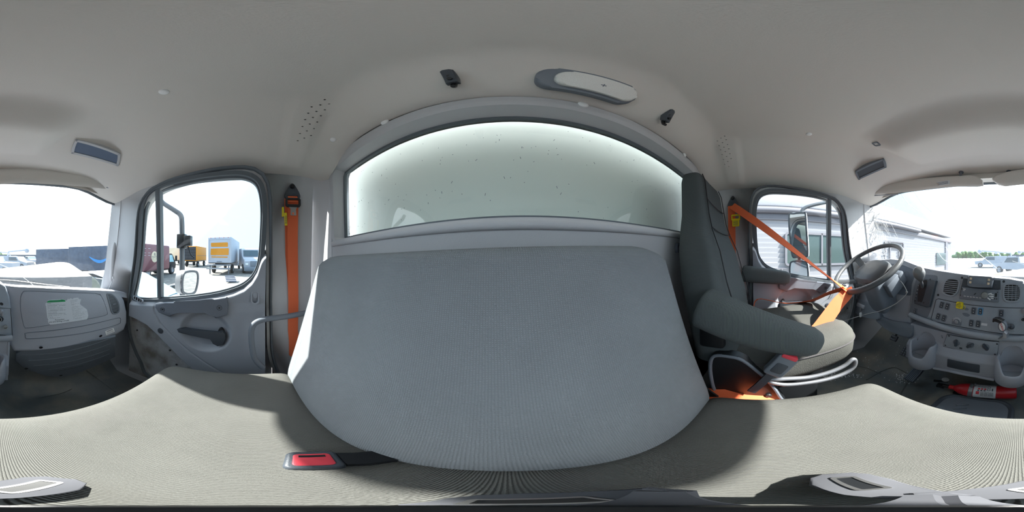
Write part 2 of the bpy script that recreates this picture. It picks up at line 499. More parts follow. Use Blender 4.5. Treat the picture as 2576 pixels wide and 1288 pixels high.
# specks and scratches on the pane
b = MB()
for i in range(120):
    x, z = rnd.uniform(-.7, .7), rnd.uniform(1.0, 1.3); l = rnd.choice([.002, .0025, .003, .003, .007]); a = rnd.gauss(PI/2, .5)
    b.box((x, YR+.0475, z), (l, .0004, .0012), R=Matrix.Rotation(a, 3, 'Y'))
o = b.build('glass_specks', 'mid_plastic', w1, smooth=False); o['kind'] = 'stuff'

# side trims with the door openings
for s, nm in ((1, 'wall_left'), (-1, 'wall_right')):
    b = MB()
    outer = [(.272, 0), (.272, 1.365), (-.5, 1.33), (-.77, 1.33), (-.80, 1.2), (-.88, .9), (-.97, .65), (-1.16, .6), (-1.16, 0), (-.9, 0)]
    fill_hole(b, outer, SEAL, lambda u, v: (s*wallx(v), u, v))
    # outer skin, for the shade
    P = [(s*(wallx(v)), u, v) for u, v in SEALS]; Q = [(s*(doorx(v)-.015), u, v) for u, v in SEALS]
    b.grid([P, Q], closed_v=True)
    struct(b.build(nm, 'trim', ang=50))
# A pillars
for i, s in enumerate((1, -1)):
    b = MB(); path = [(.885, -.76, 1.34), (.925, -.785, 1.22), (.945, -.82, 1.10), (.948, -.86, .92), (.940, -.92, .74), (.95, -1.0, .5)]
    rings = []
    for k, (x, y, z) in enumerate(path):
        yw = interp([(.5, -1.0), (.7, -.86), (.95, -.78), (1.2, -.72), (1.34, -.70)], z)+.012; wx = wallx(z)-.003
        rings.append([(s*(x+.06), y-.05, z), (s*(x-.030), y-.045, z), (s*(x-.040), y-.012, z), (s*(x-.038), y+.018, z), (s*lerp(x-.03, wx, .55), lerp(y+.025, yw, .5), z), (s*wx, yw, z), (s*(wx+.03), yw, z), (s*(x+.07), yw-.02, z)])
    b.loft(rings)
    p = struct(b.build('trim_%d' % (i+1), 'trim', ang=60))
    for (x, y, z) in ((.893, -.785, 1.14), (.897, -.815, .96)):
        b = MB(); b.ball((s*x, y+.002, z), .005, 6); b.build('screw', 'screw', p)
    if s < 0:   # grab handle on the passenger pillar
        b = MB(); pth = catmull([tuple(v) for v in (hy(303, 606, -.82), hy(293, 608, -.79), hy(288, 622, -.785), hy(284, 650, -.80), hy(281, 690, -.83), hy(281, 704, -.845), hy(290, 706, -.87))], 5)
        b.tube(pth, .014, 12)
        g = b.build('grab_handle', 'trim', p)
        b = MB(); q = Fr(hy(285, 698, -.82), (1, 0, 0), (0, 0, 1), (.5, 1, 0)); b.lathe([(0, .013), (.009, .012), (.011, .006)], q, 14); b.build('cap', 'white', g)

# windshield: a bowed pane
def ws(x, t):      # t 0 bottom 1 top
    zt, zb = 1.345, .66
    return (x, lerp(-1.12+.17*(abs(x)/.9)**2, yfront(x)-.02, t), lerp(zb, zt, t))
b = MB(); b.grid([[ws(-.955+1.91*i/24, j/6) for j in range(7)] for i in range(25)])
w2 = struct(b.build('window_2', 'windshield_glass', recalc=False, ang=80))
# header seal
b = MB(); b.tube([(x, yfront(x)-.012, ceil_z(x, yfront(x))-.004) for x in [-.84+1.68*k/30 for k in range(31)]], .009, 8)
o = b.build('window_gasket', 'seal', w2)
# cracks on the driver's side of the windshield
rnd = random.Random(11)
def crack_path(x, t, dx, dt, n, jit):
    P = []
    for k in range(n):
        p = Vector(ws(max(-.94, min(.94, x)), max(.02, min(.99, t)))); p.y += .004; P.append(p)
        x += dx+rnd.gauss(0, jit); t += dt+rnd.gauss(0, jit*1.2)
    return P
b = MB()
for i in range(42):
    a = rnd.uniform(-2.7, -.25); n = rnd.randint(5, 12); stp = rnd.uniform(.02, .045)
    P = crack_path(rnd.uniform(.76, .93), rnd.uniform(.75, .99), math.cos(a)*stp, math.sin(a)*stp, n, .006)
    b.strap(P, rnd.uniform(.0012, .003), (1, 0, .3), .0003)
for i in range(300):   # dense crazing along the pillar
    x = .92-abs(rnd.gauss(0, .075)); t = rnd.uniform(.18, .98); a = rnd.gauss(-1.4, .6)
    b.strap(crack_path(x, t, math.cos(a)*.012, math.sin(a)*.03, rnd.randint(3, 5), .006), rnd.uniform(.001, .0026), (1, 0, .3), .0003)
for P0 in ([(.50, .97), (.46, .85), (.40, .76)], [(.60, .98), (.56, .86), (.50, .78)], [(.30, .99), (.27, .86), (.23, .74)], [(.40, .40), (.36, .30), (.30, .25), (.22, .22)],
           [(.33, .42), (.29, .3), (.27, .2)], [(.12, .38), (.05, .3), (-.02, .22)], [(-.12, .30), (-.25, .24), (-.38, .12), (-.46, .02)], [(-.40, .03), (-.55, .045), (-.60, .05), (-.66, .02)]):
    P = []
    for x, t in catmull(P0, 5):
        p = Vector(ws(x, t)); p.y += .004; P.append(p)
    b.strap(P, .0028, (1, 0, .3), .0003)
o = b.build('crack', 'white', w2, smooth=False); o['label'] = 'white web of cracks across the driver side of the glass'; o['kind'] = 'stuff'

# ---------------------------------------------------------------- doors
def belt(y):       # lower edge of the glass
    T = [(-.70, .665), (-.62, .668), (-.47, .690), (-.36, .710), (-.25, .732), (-.15, .755), (-.075, .78), (-.03, .802), (.005, .835), (.028, .875), (.045, .93), (.06, .95), (.10, .955)]
    return interp(T, y)
def seal_front(z): return interp([(.10, -.48), (.22, -.58), (.38, -.66), (.55, -.69), (.72, -.67), (1.0, -.57)], z)
def trim_relief(y, z, B):
    """how far the door trim stands into the cab"""
    d = B-z
    h = .012+.038*sst(.0, .035, d)
    # scoop behind the pull handle
    q = math.hypot((y+.205)/.125, (z-.55)/.115)
    h -= .030*(1-sst(.72, 1.0, q))*(1 if z < .64 else sst(.70, .64, z))
    # the split line running diagonally down to the back, and the one up to the sill
    P = [(-.485, .70), (-.475, .62), (-.44, .56), (-.30, .44), (-.05, .25)]
    m = 9
    for (a0, b0), (a1, b1) in zip(P, P[1:]):
        l = math.hypot(a1-a0, b1-b0); t = max(0, min(1, ((y-a0)*(a1-a0)+(z-b0)*(b1-b0))/l/l)); m = min(m, math.hypot(y-a0-t*(a1-a0), z-b0-t*(b1-b0)))
    h -= .006*(1-sst(.001, .005, m))
    return h
for di, s in enumerate((1, -1)):
    fd = lambda u, v, c=0, s=s: (s*(doorx(v)-c), u, v)
    b = MB()
    SL = SEAL
    Sc = catmull([p for p in SEAL], 3, closed=True)
    # outer sheet below the glass
    b.grid([[(s*(.955 if z < .66 else doorx(z)+.012), y, z) for z in (.08, .3, .5, .66, belt(y))] for y in [lerp(-.70, .10, k/20) for k in range(21)]])
    door = struct(b.build('door_%d' % (di+1), 'trim', ang=60)); 
    side = 'driver' if s > 0 else 'passenger'
    # rubber seal, painted frame strip, run channel: three nested rings
    n = 90
    def resample(P, n):
        P = P+[P[0]]; ds = [0]
        for p, q in zip(P, P[1:]): ds.append(ds[-1]+math.hypot(q[0]-p[0], q[1]-p[1]))
        out = []; j = 0
        for k in range(n):
            t = ds[-1]*k/n
            while ds[j+1] < t: j += 1
            u = (t-ds[j])/(ds[j+1]-ds[j] or 1); out.append((lerp(P[j][0], P[j+1][0], u), lerp(P[j][1], P[j+1][1], u)))
        return out
    S0 = resample(catmull(SEAL, 4, closed=True), n)
    b = MB(); pr = []
    for d, c in ((.004, .005), (.002, .026), (-.002, .034), (-.007, .034), (-.010, .026), (-.011, .01)): pr.append([fd(u, v, c) for u, v in offset2(S0, d)])
    b.grid(pr, closed_v=True); b.build('door_seal', 'seal', door, ang=60)
    b = MB(); b.ring(offset2(S0, -.009), offset2(S0, -.024), fd, -.03, .016); b.build('frame_strip', 'chrome_strip', door)
    # run channel between frame strip and glass (only where there is glass frame)
    G0 = GL; up = [p for p in GL if True]
    b = MB(); b.ring(offset2(G0, .021), offset2(G0, .003), fd, -.012, .026)
    b.ring(offset2(G0, .007), offset2(G0, -.004), fd, -.008, .010); b.build('glass_channel', 'seal', door)
    b = MB(); b.bm.faces.new([b.bm.verts.new(fd(u, v, -.002)) for u, v in GL]); b.build('window_glass', 'side_glass', door, smooth=False)
    # division bar
    b = MB(); b.loft([[(s*(glassx(z)-c), y+w_, z) for c, w_ in ((-.01, -.011), (.02, -.011), (.024, 0), (.02, .013), (-.01, .013))] for y, z in ((-.395, 1.245), (-.432, .96), (-.472, .68))])
    b.build('division_bar', 'seal', door)
    # moulded trim; its lower front is cut away over the carpeted kick panel
    def zlow(y): return interp([(-.70, .545), (-.60, .535), (-.52, .515), (-.45, .47), (-.37, .40), (-.27, .30), (-.16, .20), (-.10, .10), (.1, .10)], y)
    b = MB(); rows = []
    ny, nz = 150, 120
    for i in range(ny+1):
        y = lerp(-.668, .062, i/ny); row = []
        B = belt(y)-.006; zl = zlow(y)
        for j in range(nz+1):
            z = lerp(zl, B, (j/nz))
            h = trim_relief(y, z, B)
            if zl > .11: h = lerp(.004, h, sst(0, .012, z-zl))
            h = lerp(.004, h, sst(-.668, -.655, y))
            row.append((s*(doorx(z)-h), y, z))
        rows.append(row)
    b.grid(rows)
    o = b.build('door_trim', 'door_plastic', door, recalc=False, ang=70)
    b = MB(); b.grid([[(s*(.918), y, z) for z in (.08, .3, .56)] for y in [lerp(-.68, -.05, k/10) for k in range(11)]])
    b.build('carpet_panel', 'carpet_light', door)
    for y, z in ((-.40, .375), (-.62, .45), (-.63, .30), (-.36, .28)):
        b = MB(); b.ball((s*.914, y, z), .006, 6); b.build('trim_clip', 'screw', door)
    # pull handle: a bridge standing off the trim, its hollow behind
    hxd = .925
    fh = Fr((s*.885, 0, 0), (0, 1, 0), (0, 0, 1), (-s, 0, 0))
    H = [(-.46, .672), (-.40, .684), (-.30, .70), (-.16, .728), (-.105, .74), (-.098, .70), (-.103, .655), (-.15, .635), (-.175, .658), (-.20, .668), (-.33, .652), (-.35, .635), (-.375, .612), (-.44, .625), (-.462, .65)]
    b = MB(); b.prism(H, fh, -.01, .028, bevel=.008, seg=3)
    ph = b.build('pull_handle', 'handle_grey', door)
    for y, z in ((-.415, .648), (-.135, .69)):
        b = MB(); b.lathe([(.0125, .0285), (.011, .030), (.009, .0275), (.0, .026)], Fr(fh(y, z), fh.u, fh.v, fh.n), 16); b.mi = 1
        b.lathe([(.005, .0265), (.005, .029), (0, .029)], Fr(fh(y, z), fh.u, fh.v, fh.n), 8); b.build('screw', ['dark_plastic', 'screw'], ph)
    b = MB(); b.prism(offset2(catmull([(-.35, .692), (-.34, .702), (-.25, .716), (-.17, .73), (-.165, .722), (-.2, .714), (-.3, .697)], 3, True), 0), fh, .0272, .0288); b.build('hand_slot', 'mid_plastic', ph)
    # inside release lever
    b = MB(); b.prism([(-.345, .545), (-.33, .556), (-.15, .556), (-.125, .566), (-.112, .55), (-.11, .52), (-.12, .49), (-.145, .478), (-.168, .49), (-.175, .52), (-.335, .527)], Fr((s*.895, 0, 0), (0, 1, 0), (0, 0, 1), (-s, 0, 0)), 0, .022, bevel=.005, seg=3)
    lv = b.build('release_lever', 'dark_plastic', door)
    b = MB(); b.prism([(.019*math.cos(t)-.133, .048*math.sin(t)+.528) for t in [2*PI*k/20 for k in range(20)]], Fr((s*.905, 0, 0), (0, 1, 0), (0, 0, 1), (-s, 0, 0)), 0, .014, bevel=.003); b.build('lever_housing', 'black', lv)
    # lock knob by the rear of the glass
    b = MB(); fk = Fr((s*.868, .018 if s < 0 else .018, .742), (0, 1, 0), (0, 0, 1), (-s, 0, 0)); b.ring(rrect(.036, .066, .018), rrect(.024, .052, .012), fk, -.02, .008)
    lk = b.build('lock_surround', 'door_plastic', door)
    b = MB(); b.prism(rrect(.020, .026, .009, cy=.008), fk, -.01, .006, bevel=.002); b.build('lock_slide', 'door_plastic', lk)
    b = MB(); b.prism(circ(.0165, 20, -.435, .513), Fr((s*.874, 0, 0), (0, 1, 0), (0, 0, 1), (-s, 0, 0)), -.004, .001, bevel=.0008); b.build('cover_plug', 'dark_plastic', door)
    # little vent at the front of the sill
    f2 = Fr((s*.872, -.585, .672), (0, 1, -.25), (0, .25, 1), (-s, 0, .4))
    b = MB(); b.ring(rrect(.07, .026, .012), rrect(.060, .017, .008), f2, -.01, .004); dv = b.build('demister_vent', 'door_plastic', door)
    b = MB(); b.prism(rrect(.062, .018, .008), f2, -.012, -.002); b.build('vent_opening', 'black', dv)
    for k in range(3):
        b = MB(); b.box(f2(-.017+.017*k, 0, 0), (.006, .004, .016)); b.build('vent_vane', 'door_plastic', dv)

# ================================================================ ON THE HEADLINER
class PlaneN:
    def __init__(s, n, c):
        s.n = Vector(n).normalized(); u = Vector((1, 0, 0)); u = (u-s.n*u.dot(s.n)).normalized(); s.f = Fr(s.n*c, u, s.n.cross(u), s.n)
def hit_shell(px, py):
    d = D(px, py); t = .05
    while t < 3:
        p = CAM+d*t
        if p.z > ceil_z(p.x, p.y) or p.y > YR-.014: break
        t += .002
    if p.y > YR-.014: n = Vector((0, -1, 0)); u = Vector((1, 0, 0))
    else:
        e_ = .01; n = Vector(((ceil_z(p.x+e_, p.y)-ceil_z(p.x-e_, p.y))/(2*e_), (ceil_z(p.x, p.y+e_)-ceil_z(p.x, p.y-e_))/(2*e_), -1)).normalized()
        u = Vector((1, 0, 0)); 
    u = (u-n*u.dot(n)).normalized()
    return Fr(p, u, n.cross(u), n)
for (px, py, r, lab, grp) in ((412, 231, .0125, 'round pale plug in the ceiling above the passenger door, alone on the flat liner', None), (2035, 337, .0125, 'round pale plug in the ceiling above the driver door', None),
        (968, 307, .014, 'larger round pale plug at the upper left edge of the rear window arch', None), (838, 351, .011, 'small round pale plug in the rear liner corner below the left speaker holes', None),
        (1467, 263, .014, 'round pale plug on the rear window arch right below the dome light', None), (1722, 390, .011, 'small round pale plug on the rear window arch just above the driver headrest', None)):
    f = hit_shell(px, py)
    b = MB(); b.lathe([(0, .006), (r*.5, .0055), (r*.85, .004), (r, .0015), (r, -.004)], f, 24)
    b.build('trim_plug', 'white', label=lab, cat='plug', group='round plugs holding the liner')
# speaker grilles: pressed holes in the liner
for s, lab in ((-1, 'left'), (1, 'right')):
    b = MB(); rr = MB()
    c0 = (783, 303) if s < 0 else (1823, 375)
    f0 = hit_shell(*c0)
    for i in range(3):
        for j in range(7):
            if (i == 0 and j == 6) or (i == 2 and j == 0): continue
            x = f0.o.x+(-.078+j*.026)+(.013 if i % 2 else 0); y = f0.o.y+(-.019+i*.019)
            z = ceil_z(x, y)
            f = Fr((x, y, z), (1, 0, 0), (0, -1, 0), (0, 0, -1))
            b.lathe([(.0028, .0012), (.0, .0012)], f, 10); rr.lathe([(.0042, .0002), (.0036, .0016), (.0026, .0008)], f, 10)
    g = b.build('speaker_holes', 'black', ceiling); rr.build('hole_rims', 'headliner', g)
# coat hooks
for (px, py, s) in ((1138, 199, -1), (1672, 292, 1)):
    f = hit_shell(px, py)
    f = Fr(f.o, (1, 0, 0), (0, -.55, .83), (0, -.83, -.55)) if s < 0 else Fr(f.o, (1, 0, 0), (0, -.55, .83), (0, -.83, -.55))
    t = thing('coat_hook', f.o, 'black coat hook on the rear header to the left of the dome light' if s < 0 else 'black coat hook on the rear header to the right of the dome light', 'hook', 'coat hooks')
    b = MB(); P = [(-.012, -.028), (.012, -.028), (.013, .0), (.012, .032), (.006, .038), (-.006, .038), (-.012, .032), (-.013, 0)]
    rings = []
    for sc, c in ((1, -.004), (1, .006), (.92, .014), (.8, .017)): rings.append([f(u*sc, v*sc if v > 0 else v*(.9+.1*sc), c+(.012 if v < -.01 else 0)) for u, v in P])
    b.loft(rings); b.build('hook_body', 'dark_plastic', t)
    for v in (-.012, .004):
        b = MB(); b.lathe([(.0048, .016), (.0048, .0300 if v < -.01 else .0190), (.0, .0300 if v < -.01 else .0190)], Fr(f(0, v), f.u, f.v, f.n), 12); b.build('screw_hole', 'black', t)
    b = MB(); b.tube([f(0, -.028, .012), f(0, -.04, .02), f(0, -.045, .032)], [.007, .006, .005], 8); b.build('prong', 'black', t)
# dome light
f = hit_shell(1486, 216)
f = Fr(f.o, (1, 0, 0), (0, -.60, .80), (0, -.80, -.60))
f = Fr(f.o+f.n*.002, f.u, f.v, f.n)
t = thing('dome_light', f.o, 'long grey framed dome light with a clear ribbed lens above the rear window', 'ceiling light')
b = MB(); b.prism(rrect(.212, .078, .032, 6), f, -.012, .014, bevel=.008, seg=3); b.build('housing', 'mid_plastic', t)
b = MB(); b.prism(rrect(.176, .056, .025, 6, cx=.012), f, .010, .026, bevel=.007, seg=3); ln = b.build('lens', 'lens', t)
b = MB(); b.box(f(.014, .0, .0262), (.012, .002, .002), R=Matrix((f.u, f.v, f.n)).transposed()); b.box(f(.014, .0, .0262), (.002, .010, .002), R=Matrix((f.u, f.v, f.n)).transposed()); b.build('switch_mark', 'mid_plastic', ln)
# small map light and open pockets at the front
f = hit_shell(2205, 362)
t = thing('map_lamp', f.o, 'tiny grey rectangular lamp bezel in the ceiling above the driver side pocket', 'lamp')
b = MB(); b.ring(rrect(.05, .028, .008), rrect(.036, .014, .004), f, -.004, .004); b.build('bezel', 'mid_plastic', t)
b = MB(); b.prism(rrect(.036, .014, .004), f, -.003, .001); b.build('lens', 'lens', t)
for (c, s) in (((242, 383), -1), ((2188, 425), 1)):
    f = hit_shell(*c); pk = PlaneN(f.n, f.n.dot(f.o)+.004)
    Q = [(190, 350), (303, 387), (297, 418), (179, 386)] if s < 0 else [(2224, 398), (2230, 421), (2160, 452), (2151, 431)]
    hits = [hit_shell(*q).o for q in Q]; nn_ = (hits[2]-hits[0]).cross(hits[3]-hits[1]).normalized(); nn_ = -nn_ if nn_.z > 0 else nn_
    pk = PlaneN(nn_, nn_.dot(sum(hits, Vector())/4)+.006)
    O = [pk.f.to(hp(x, y, nn_, pk.f.o.dot(nn_))) for x, y in Q]; cx = sum(p[0] for p in O)/4; cy = sum(p[1] for p in O)/4
    rnded = catmull([(lerp(O[i][0], O[j][0], k), lerp(O[i][1], O[j][1], k)) for i, j in ((0, 1), (1, 2), (2, 3), (3, 0)) for k in ((.1, .9) if abs(O[i][0]-O[j][0])+abs(O[i][1]-O[j][1]) > .09 else (.3, .7))], 4, True)
    inner = offset2(rnded, -.011)
    t = thing('overhead_pocket', f.o, 'shallow open storage pocket in the ceiling above the passenger sun visor, blue glow painted in' if s < 0 else 'dark open storage pocket in the ceiling above the driver sun visor', 'storage pocket', 'overhead pockets')
    b = MB(); b.ring(rnded, inner, pk.f, -.03, .004); b.build('pocket_frame', 'trim' if s < 0 else 'mid_plastic', t)
    b = MB(); b.prism(offset2(inner, .001), pk.f, -.02, .0005); b.build('pocket_liner', 'pocket' if s < 0 else 'dark_plastic', t)
# visor clips
for (px, py, lab) in ((2418, 433, 'grey plastic visor clip on the header above the driver sun visor'), (2538, 431, 'grey plastic visor clip on the header above the centre sun visor')):
    f = hit_shell(px, py); t = thing('visor_clip', f.o, lab, 'clip', 'visor clips')
    b = MB(); b.lathe([(0, .004), (.013, .004), (.014, -.004)], f, 16); b.tube([f.o, f.o+Vector((0, .004, -.028))], [.006, .008], 10); b.build('clip_body', 'mid_plastic', t)
# sun visors, folded up along the header
def visor(t, pts_top, pts_bot, th=.011):
    """a padded board between an upper and lower edge line"""
    n = len(pts_top); F = []; B_ = []
    rows = []
    for p, q in zip(pts_top, pts_bot):
        p, q = Vector(p), Vector(q); d = (q-p).normalized(); nn = Vector((0, 1, 0)); nn = (nn-d*nn.dot(d)).normalized(); m = 6; r = []
        for k in range(m+1): r.append(p.lerp(q, k/m)+nn*th*math.sin(PI*k/m)**.35)
        for k in range(m, -1, -1): r.append(p.lerp(q, k/m)-nn*th*math.sin(PI*k/m)**.35)
        rows.append(r)
    b = MB(); b.loft(rows); return b.build('visor_board', 'headliner', t, ang=80)
def vline(pxs, y0=-.775, bow=.10):
    out = []
    for px, py in pxs:
        q = hy(px, py, y0)
        for _ in range(4): q = hy(px, py, y0+bow*(min(1, abs(q.x)/.83))**2)
        out.append(q)
    return out
t = thing('sun_visor', hy(2300, 470, -.78), 'long padded beige sun visor with a warning label above the driver windshield', 'sun visor')
top = vline([(2160, 478), (2200, 466), (2250, 457), (2300, 451), (2350, 446), (2400, 443), (2440, 441), (2460, 444), (2472, 454)]); bot = vline([(2164, 484), (2200, 489), (2250, 486), (2300, 481), (2350, 474), (2400, 470), (2440, 470), (2460, 470), (2474, 468)])
visor(t, top, bot)
f = Fr(hy(2366, 464, -.768)+Vector((0, .012, 0)), (-1, 0, 0), (0, .15, 1), (0, 1, -.15))
b = MB(); b.prism(rrect(.115, .022, .002), f, -.004, .001); lb = b.build('warning_label', 'paper', t, label='white rectangular warning label')
b = MB()
for k in range(4): b.box(f(0, -.007+.0045*k, .0012), (.10, .0008, .0012))
b.build('label_print', 'ink', lb, smooth=False)
b = MB(); b.tube([hy(2162, 486, -.68), hy(2200, 492, -.71), hy(2260, 489, -.74)], .004, 8); b.build('pivot_rod', 'grey_metal', t)
t = thing('sun_visor', hy(40, 440, -.78), 'long padded beige sun visor folded up above the passenger windshield', 'sun visor')
top = vline([(2496, 450), (2505, 441), (2530, 433), (2576, 425), (2626, 422), (2686, 423), (2746, 428), (2796, 435), (2850, 443), (2880, 449), (2892, 455), (2896, 461)]); bot = vline([(2498, 456), (2512, 466), (2530, 469), (2576, 464), (2626, 461), (2686, 463), (2746, 467), (2796, 471), (2850, 476), (2880, 473), (2891, 469), (2896, 463)])
visor(t, top, bot)
b = MB(); b.tube([hy(268, 471, -.69), hy(284, 474, -.675), hy(296, 470, -.66)], .005, 8); b.box(hy(272, 471, -.70), (.02, .01, .012), bevel=.002); b.build('pivot_rod', 'grey_metal', t)
# cut-outs of the visors' lower edges seen as small notches carrying the catch
# ================================================================ BENCH SEAT
def cushion(rings_def, axis='z'): pass
def superring(cx, cy, hx_, hy_, z, e=4.5, n=40, tilt=0):
    R_ = []
    for k in range(n):
        t = 2*PI*k/n; c, s_ = math.cos(t), math.sin(t)
        R_.append((cx+hx_*math.copysign(abs(c)**(2/e), c), cy+hy_*math.copysign(abs(s_)**(2/e), s_), z))
    return R_
t = thing('bench_seat', (-.26, -.1, .06), 'wide two-person grey fabric bench seat with a tall backrest below the rear window', 'seat')
SX0, SX1 = -.748, .222
cx_, hx2 = (SX0+SX1)/2, (SX1-SX0)/2
b = MB(); rr = []
for z, d in ((.285, .03), (.29, .012), (.31, .002), (.36, 0), (.395, .002), (.418, .010), (.431, .024), (.438, .045), (.4405, .08), (.441, .12), (.441, .16), (.441, .20), (.441, .235)):
    rr.append([(x, y, z+.004*math.cos((x+.26)*3)-.004*sst(-.15, -.31, y)) for x, y, z in superring(cx_, -.085, hx2-d, .235-d, z, 14, 96)])
b.loft(rr, cap=False); b.build("seat_cushion", "bench_fabric", t, ang=60)
b = MB(); b.box((cx_, -.07, .18), (.86, .36, .22), bevel=.01); b.box((cx_, -.07, .275), (.90, .40, .02)); b.build('seat_base', 'black', t)
def backy(z): return .118+.125*((z-.44)/.46)**1.15
b = MB(); rows = []
NXB, NZB = 60, 26
zs = [.36, .40]+[lerp(.43, .880, k/16) for k in range(17)]
def sect(z, top=0):
    # plan outline of the backrest at height z
    y0 = backy(max(z, .44)); th = .085
    half = hx2-.004; pts = []
    r = .034
    def fy(x):
        u = abs((x-cx_)/half); return y0+.008*u**3
    xs = [lerp(SX0+r, SX1-r, k/40) for k in range(41)]
    for x in xs: pts.append((x, fy(x), z))
    for k in range(1, 9):
        a = -PI/2+PI/2*k/8; pts.append((SX1-r+r*math.cos(a), fy(SX1)+r+r*math.sin(a), z))
    pts.append((SX1, y0+th, z)); pts.append((SX0, y0+th, z))
    for k in range(0, 8):
        a = PI+PI/2*k/8; pts.append((SX0+r+r*math.cos(a), fy(SX0)+r+r*math.sin(a), z))
    return pts
rings = [sect(z) for z in zs]
cyb = backy(.9)+.05
for dz, q in ((.893, .006), (.904, .016), (.912, .032), (.915, .05)):
    base = sect(.875); ring = []
    for x, y, z in base:
        sx = (cx_-x)/hx2; y_ = y+(cyb-y)*q*12 if q < .06 else y
        ring.append((x+sx*q*.9*(abs(sx)**3), y+(cyb-y)*min(.75, q*13), dz-.014*sst(.80, 1.0, abs(sx))))
    rings.append(ring)
b.loft(rings); b.build('backrest', 'bench_back_fabric', t, ang=60)
b = MB()   # chalky smudge marks live in the cover itself; the side bolster is piped
b.tube([(SX0+.034, backy(max(z, .44))+.0075, z) for z in zs[2:]]+[(SX0+.05, backy(.9)+.015, .893)], .0016, 6)
b.build('piping', 'bench_back_fabric', t)
# low grab rail beside the passenger end of the bench
b = MB(); P = catmull([hx(662, 925, -.815), hx(640, 900, -.82), hx(632, 850, -.82), hx(636, 820, -.825), hx(655, 806, -.83), hx(690, 800, -.835), hx(728, 795, -.84), (-.84, .26, .665)], 5)
b.tube(P, .0125, 12); b.build('grab_rail', 'mid_plastic', label='bent grey tubular grab rail between the bench and the passenger door', cat='rail')
# bench belt buckle
f = Fr((-.375, .005, .452), (-.955, -.29, .0), (-.29, .955, 0), (0, 0, 1))
pts = [hz(708, 1160, .452), hz(722, 1145, .452), hz(850, 1143, .452), hz(860, 1168, .452), hz(722, 1172, .452)]
t = thing('belt_buckle', pts[1], 'black belt buckle with a red release button lying on the bench cushion', 'buckle')
c = (pts[0]+pts[1]+pts[2]+pts[3]+pts[4])/5
pA = hz(715, 1160, .45); pB = hz(858, 1156, .45); pE = hz(950, 1152, .45)
u = (pA-pB).normalized(); v = Vector((0, 0, 1)).cross(u); f = Fr((pA+pB)/2, u, v, (0, 0, 1)); Lb = (pA-pB).length
b = MB(); b.prism(rrect(Lb, .052, .010), f, -.008, .012, bevel=.005, seg=3); b.build('buckle_body', 'dark_plastic', t)
b = MB(); b.prism(rrect(Lb*.72, .036, .006), f, .008, .0135, bevel=.002); bt = b.build('release_button', 'pink_red', t)
b = MB(); b.box(f(.0, -.010, .0136), (Lb*.5, .006, .001), R=Matrix((f.u, f.v, f.n)).transposed()); b.build('slot', 'black', bt)
b = MB(); b.loft([[p+f.v*w_+Vector((0, 0, h)) for w_, h in ((-.020, -.006), (.020, -.006), (.018, .008), (-.018, .008))] for p in (pB+Vector((0, 0, .002)), (pB+pE)/2, pE+Vector((0, .012, -.008)))]); b.build('stalk', 'black', t)

# ================================================================ DRIVER SEAT
t = thing('driver_seat', (.54, -.05, 0), 'dark grey ribbed fabric driver seat with armrests and built-in headrest', 'seat')
DX, DW = .545, .245
b = MB(); rr = []
def cz(x, y): # top of the cushion, rising to the front
    return 0
for z, d in ((-.165, .035), (-.155, .012), (-.12, 0), (-.04, -.004), (-.015, .0), (.0, .014), (.012, .04), (.016, .08)):
    ring = []
    for x, y, zz in superring(DX, -.09, DW-d, .25-d, z, 5, 64):
        fr_ = sst(.10, -.34, y); ring.append((x, y, .545+zz*(1-.25*sst(.1, -.3, y))+.045*fr_-.02*math.exp(-((x-DX)/.14)**2)*(1-fr_)*(1 if z > 0 else 0)))
    rr.append(ring)
b.loft(rr); b.build('seat_cushion', 'cushion_fabric', t, ang=60)
b = MB()
P = []
for k in range(64):
    q = superring(DX, -.09, DW+.0045, .2545, 0, 5, 64)[k]; fr_ = sst(.10, -.34, q[1]); P.append((q[0], q[1], .512+.047*fr_))
b.tube(P, .0028, 6, closed=True); b.build('piping', 'cushion_side', t)
# backrest: wide at the ribs, tapering to the headrest
rings = []
prof = [(.50, .235, .105, .085), (.58, .245, .11, .09), (.70, .245, .13, .09), (.80, .240, .155, .085), (.90, .225, .175, .08), (.98, .195, .19, .07), (1.04, .172, .20, .062), (1.12, .160, .208, .058), (1.19, .152, .214, .055), (1.225, .142, .218, .045), (1.24, .115, .222, .028)]
for z, hw, y0, th in prof:
    ring = []
    for k in range(40):
        a = 2*PI*k/40; c_, s_ = math.cos(a), math.sin(a)
        x = DX+hw*math.copysign(abs(c_)**(2/4.5), c_); y = y0+.05+th*math.copysign(abs(s_)**(2/3.2), s_)*1.0
        if s_ < 0:      # side bolsters stand forward
            y += -.018*abs(c_)**2*(1 if z < .95 else .2)+.012*(1-abs(c_))
        ring.append((x, y, z))
    rings.append(ring)
b = MB(); b.loft(rings); b.build('backrest', 'driver_fabric', t, ang=70)
b = MB()
for s in (-1, 1): b.tube([(DX+s*hw*.80, y0+.05-th*.93-.010*(z < .95), z) for z, hw, y0, th in prof[1:-1]], .0022, 6)
for z in (.985, 1.10): 
    hw, y0, th = interp([(p[0], p[1]) for p in prof], z), interp([(p[0], p[2]) for p in prof], z), interp([(p[0], p[3]) for p in prof], z)
    b.tube([(DX+u*hw*.8, y0+.05-th*.96+.0, z-.01*(1-u*u)) for u in [-1, -.5, 0, .5, 1]], .0022, 6)
b.build('seams', 'black', t)
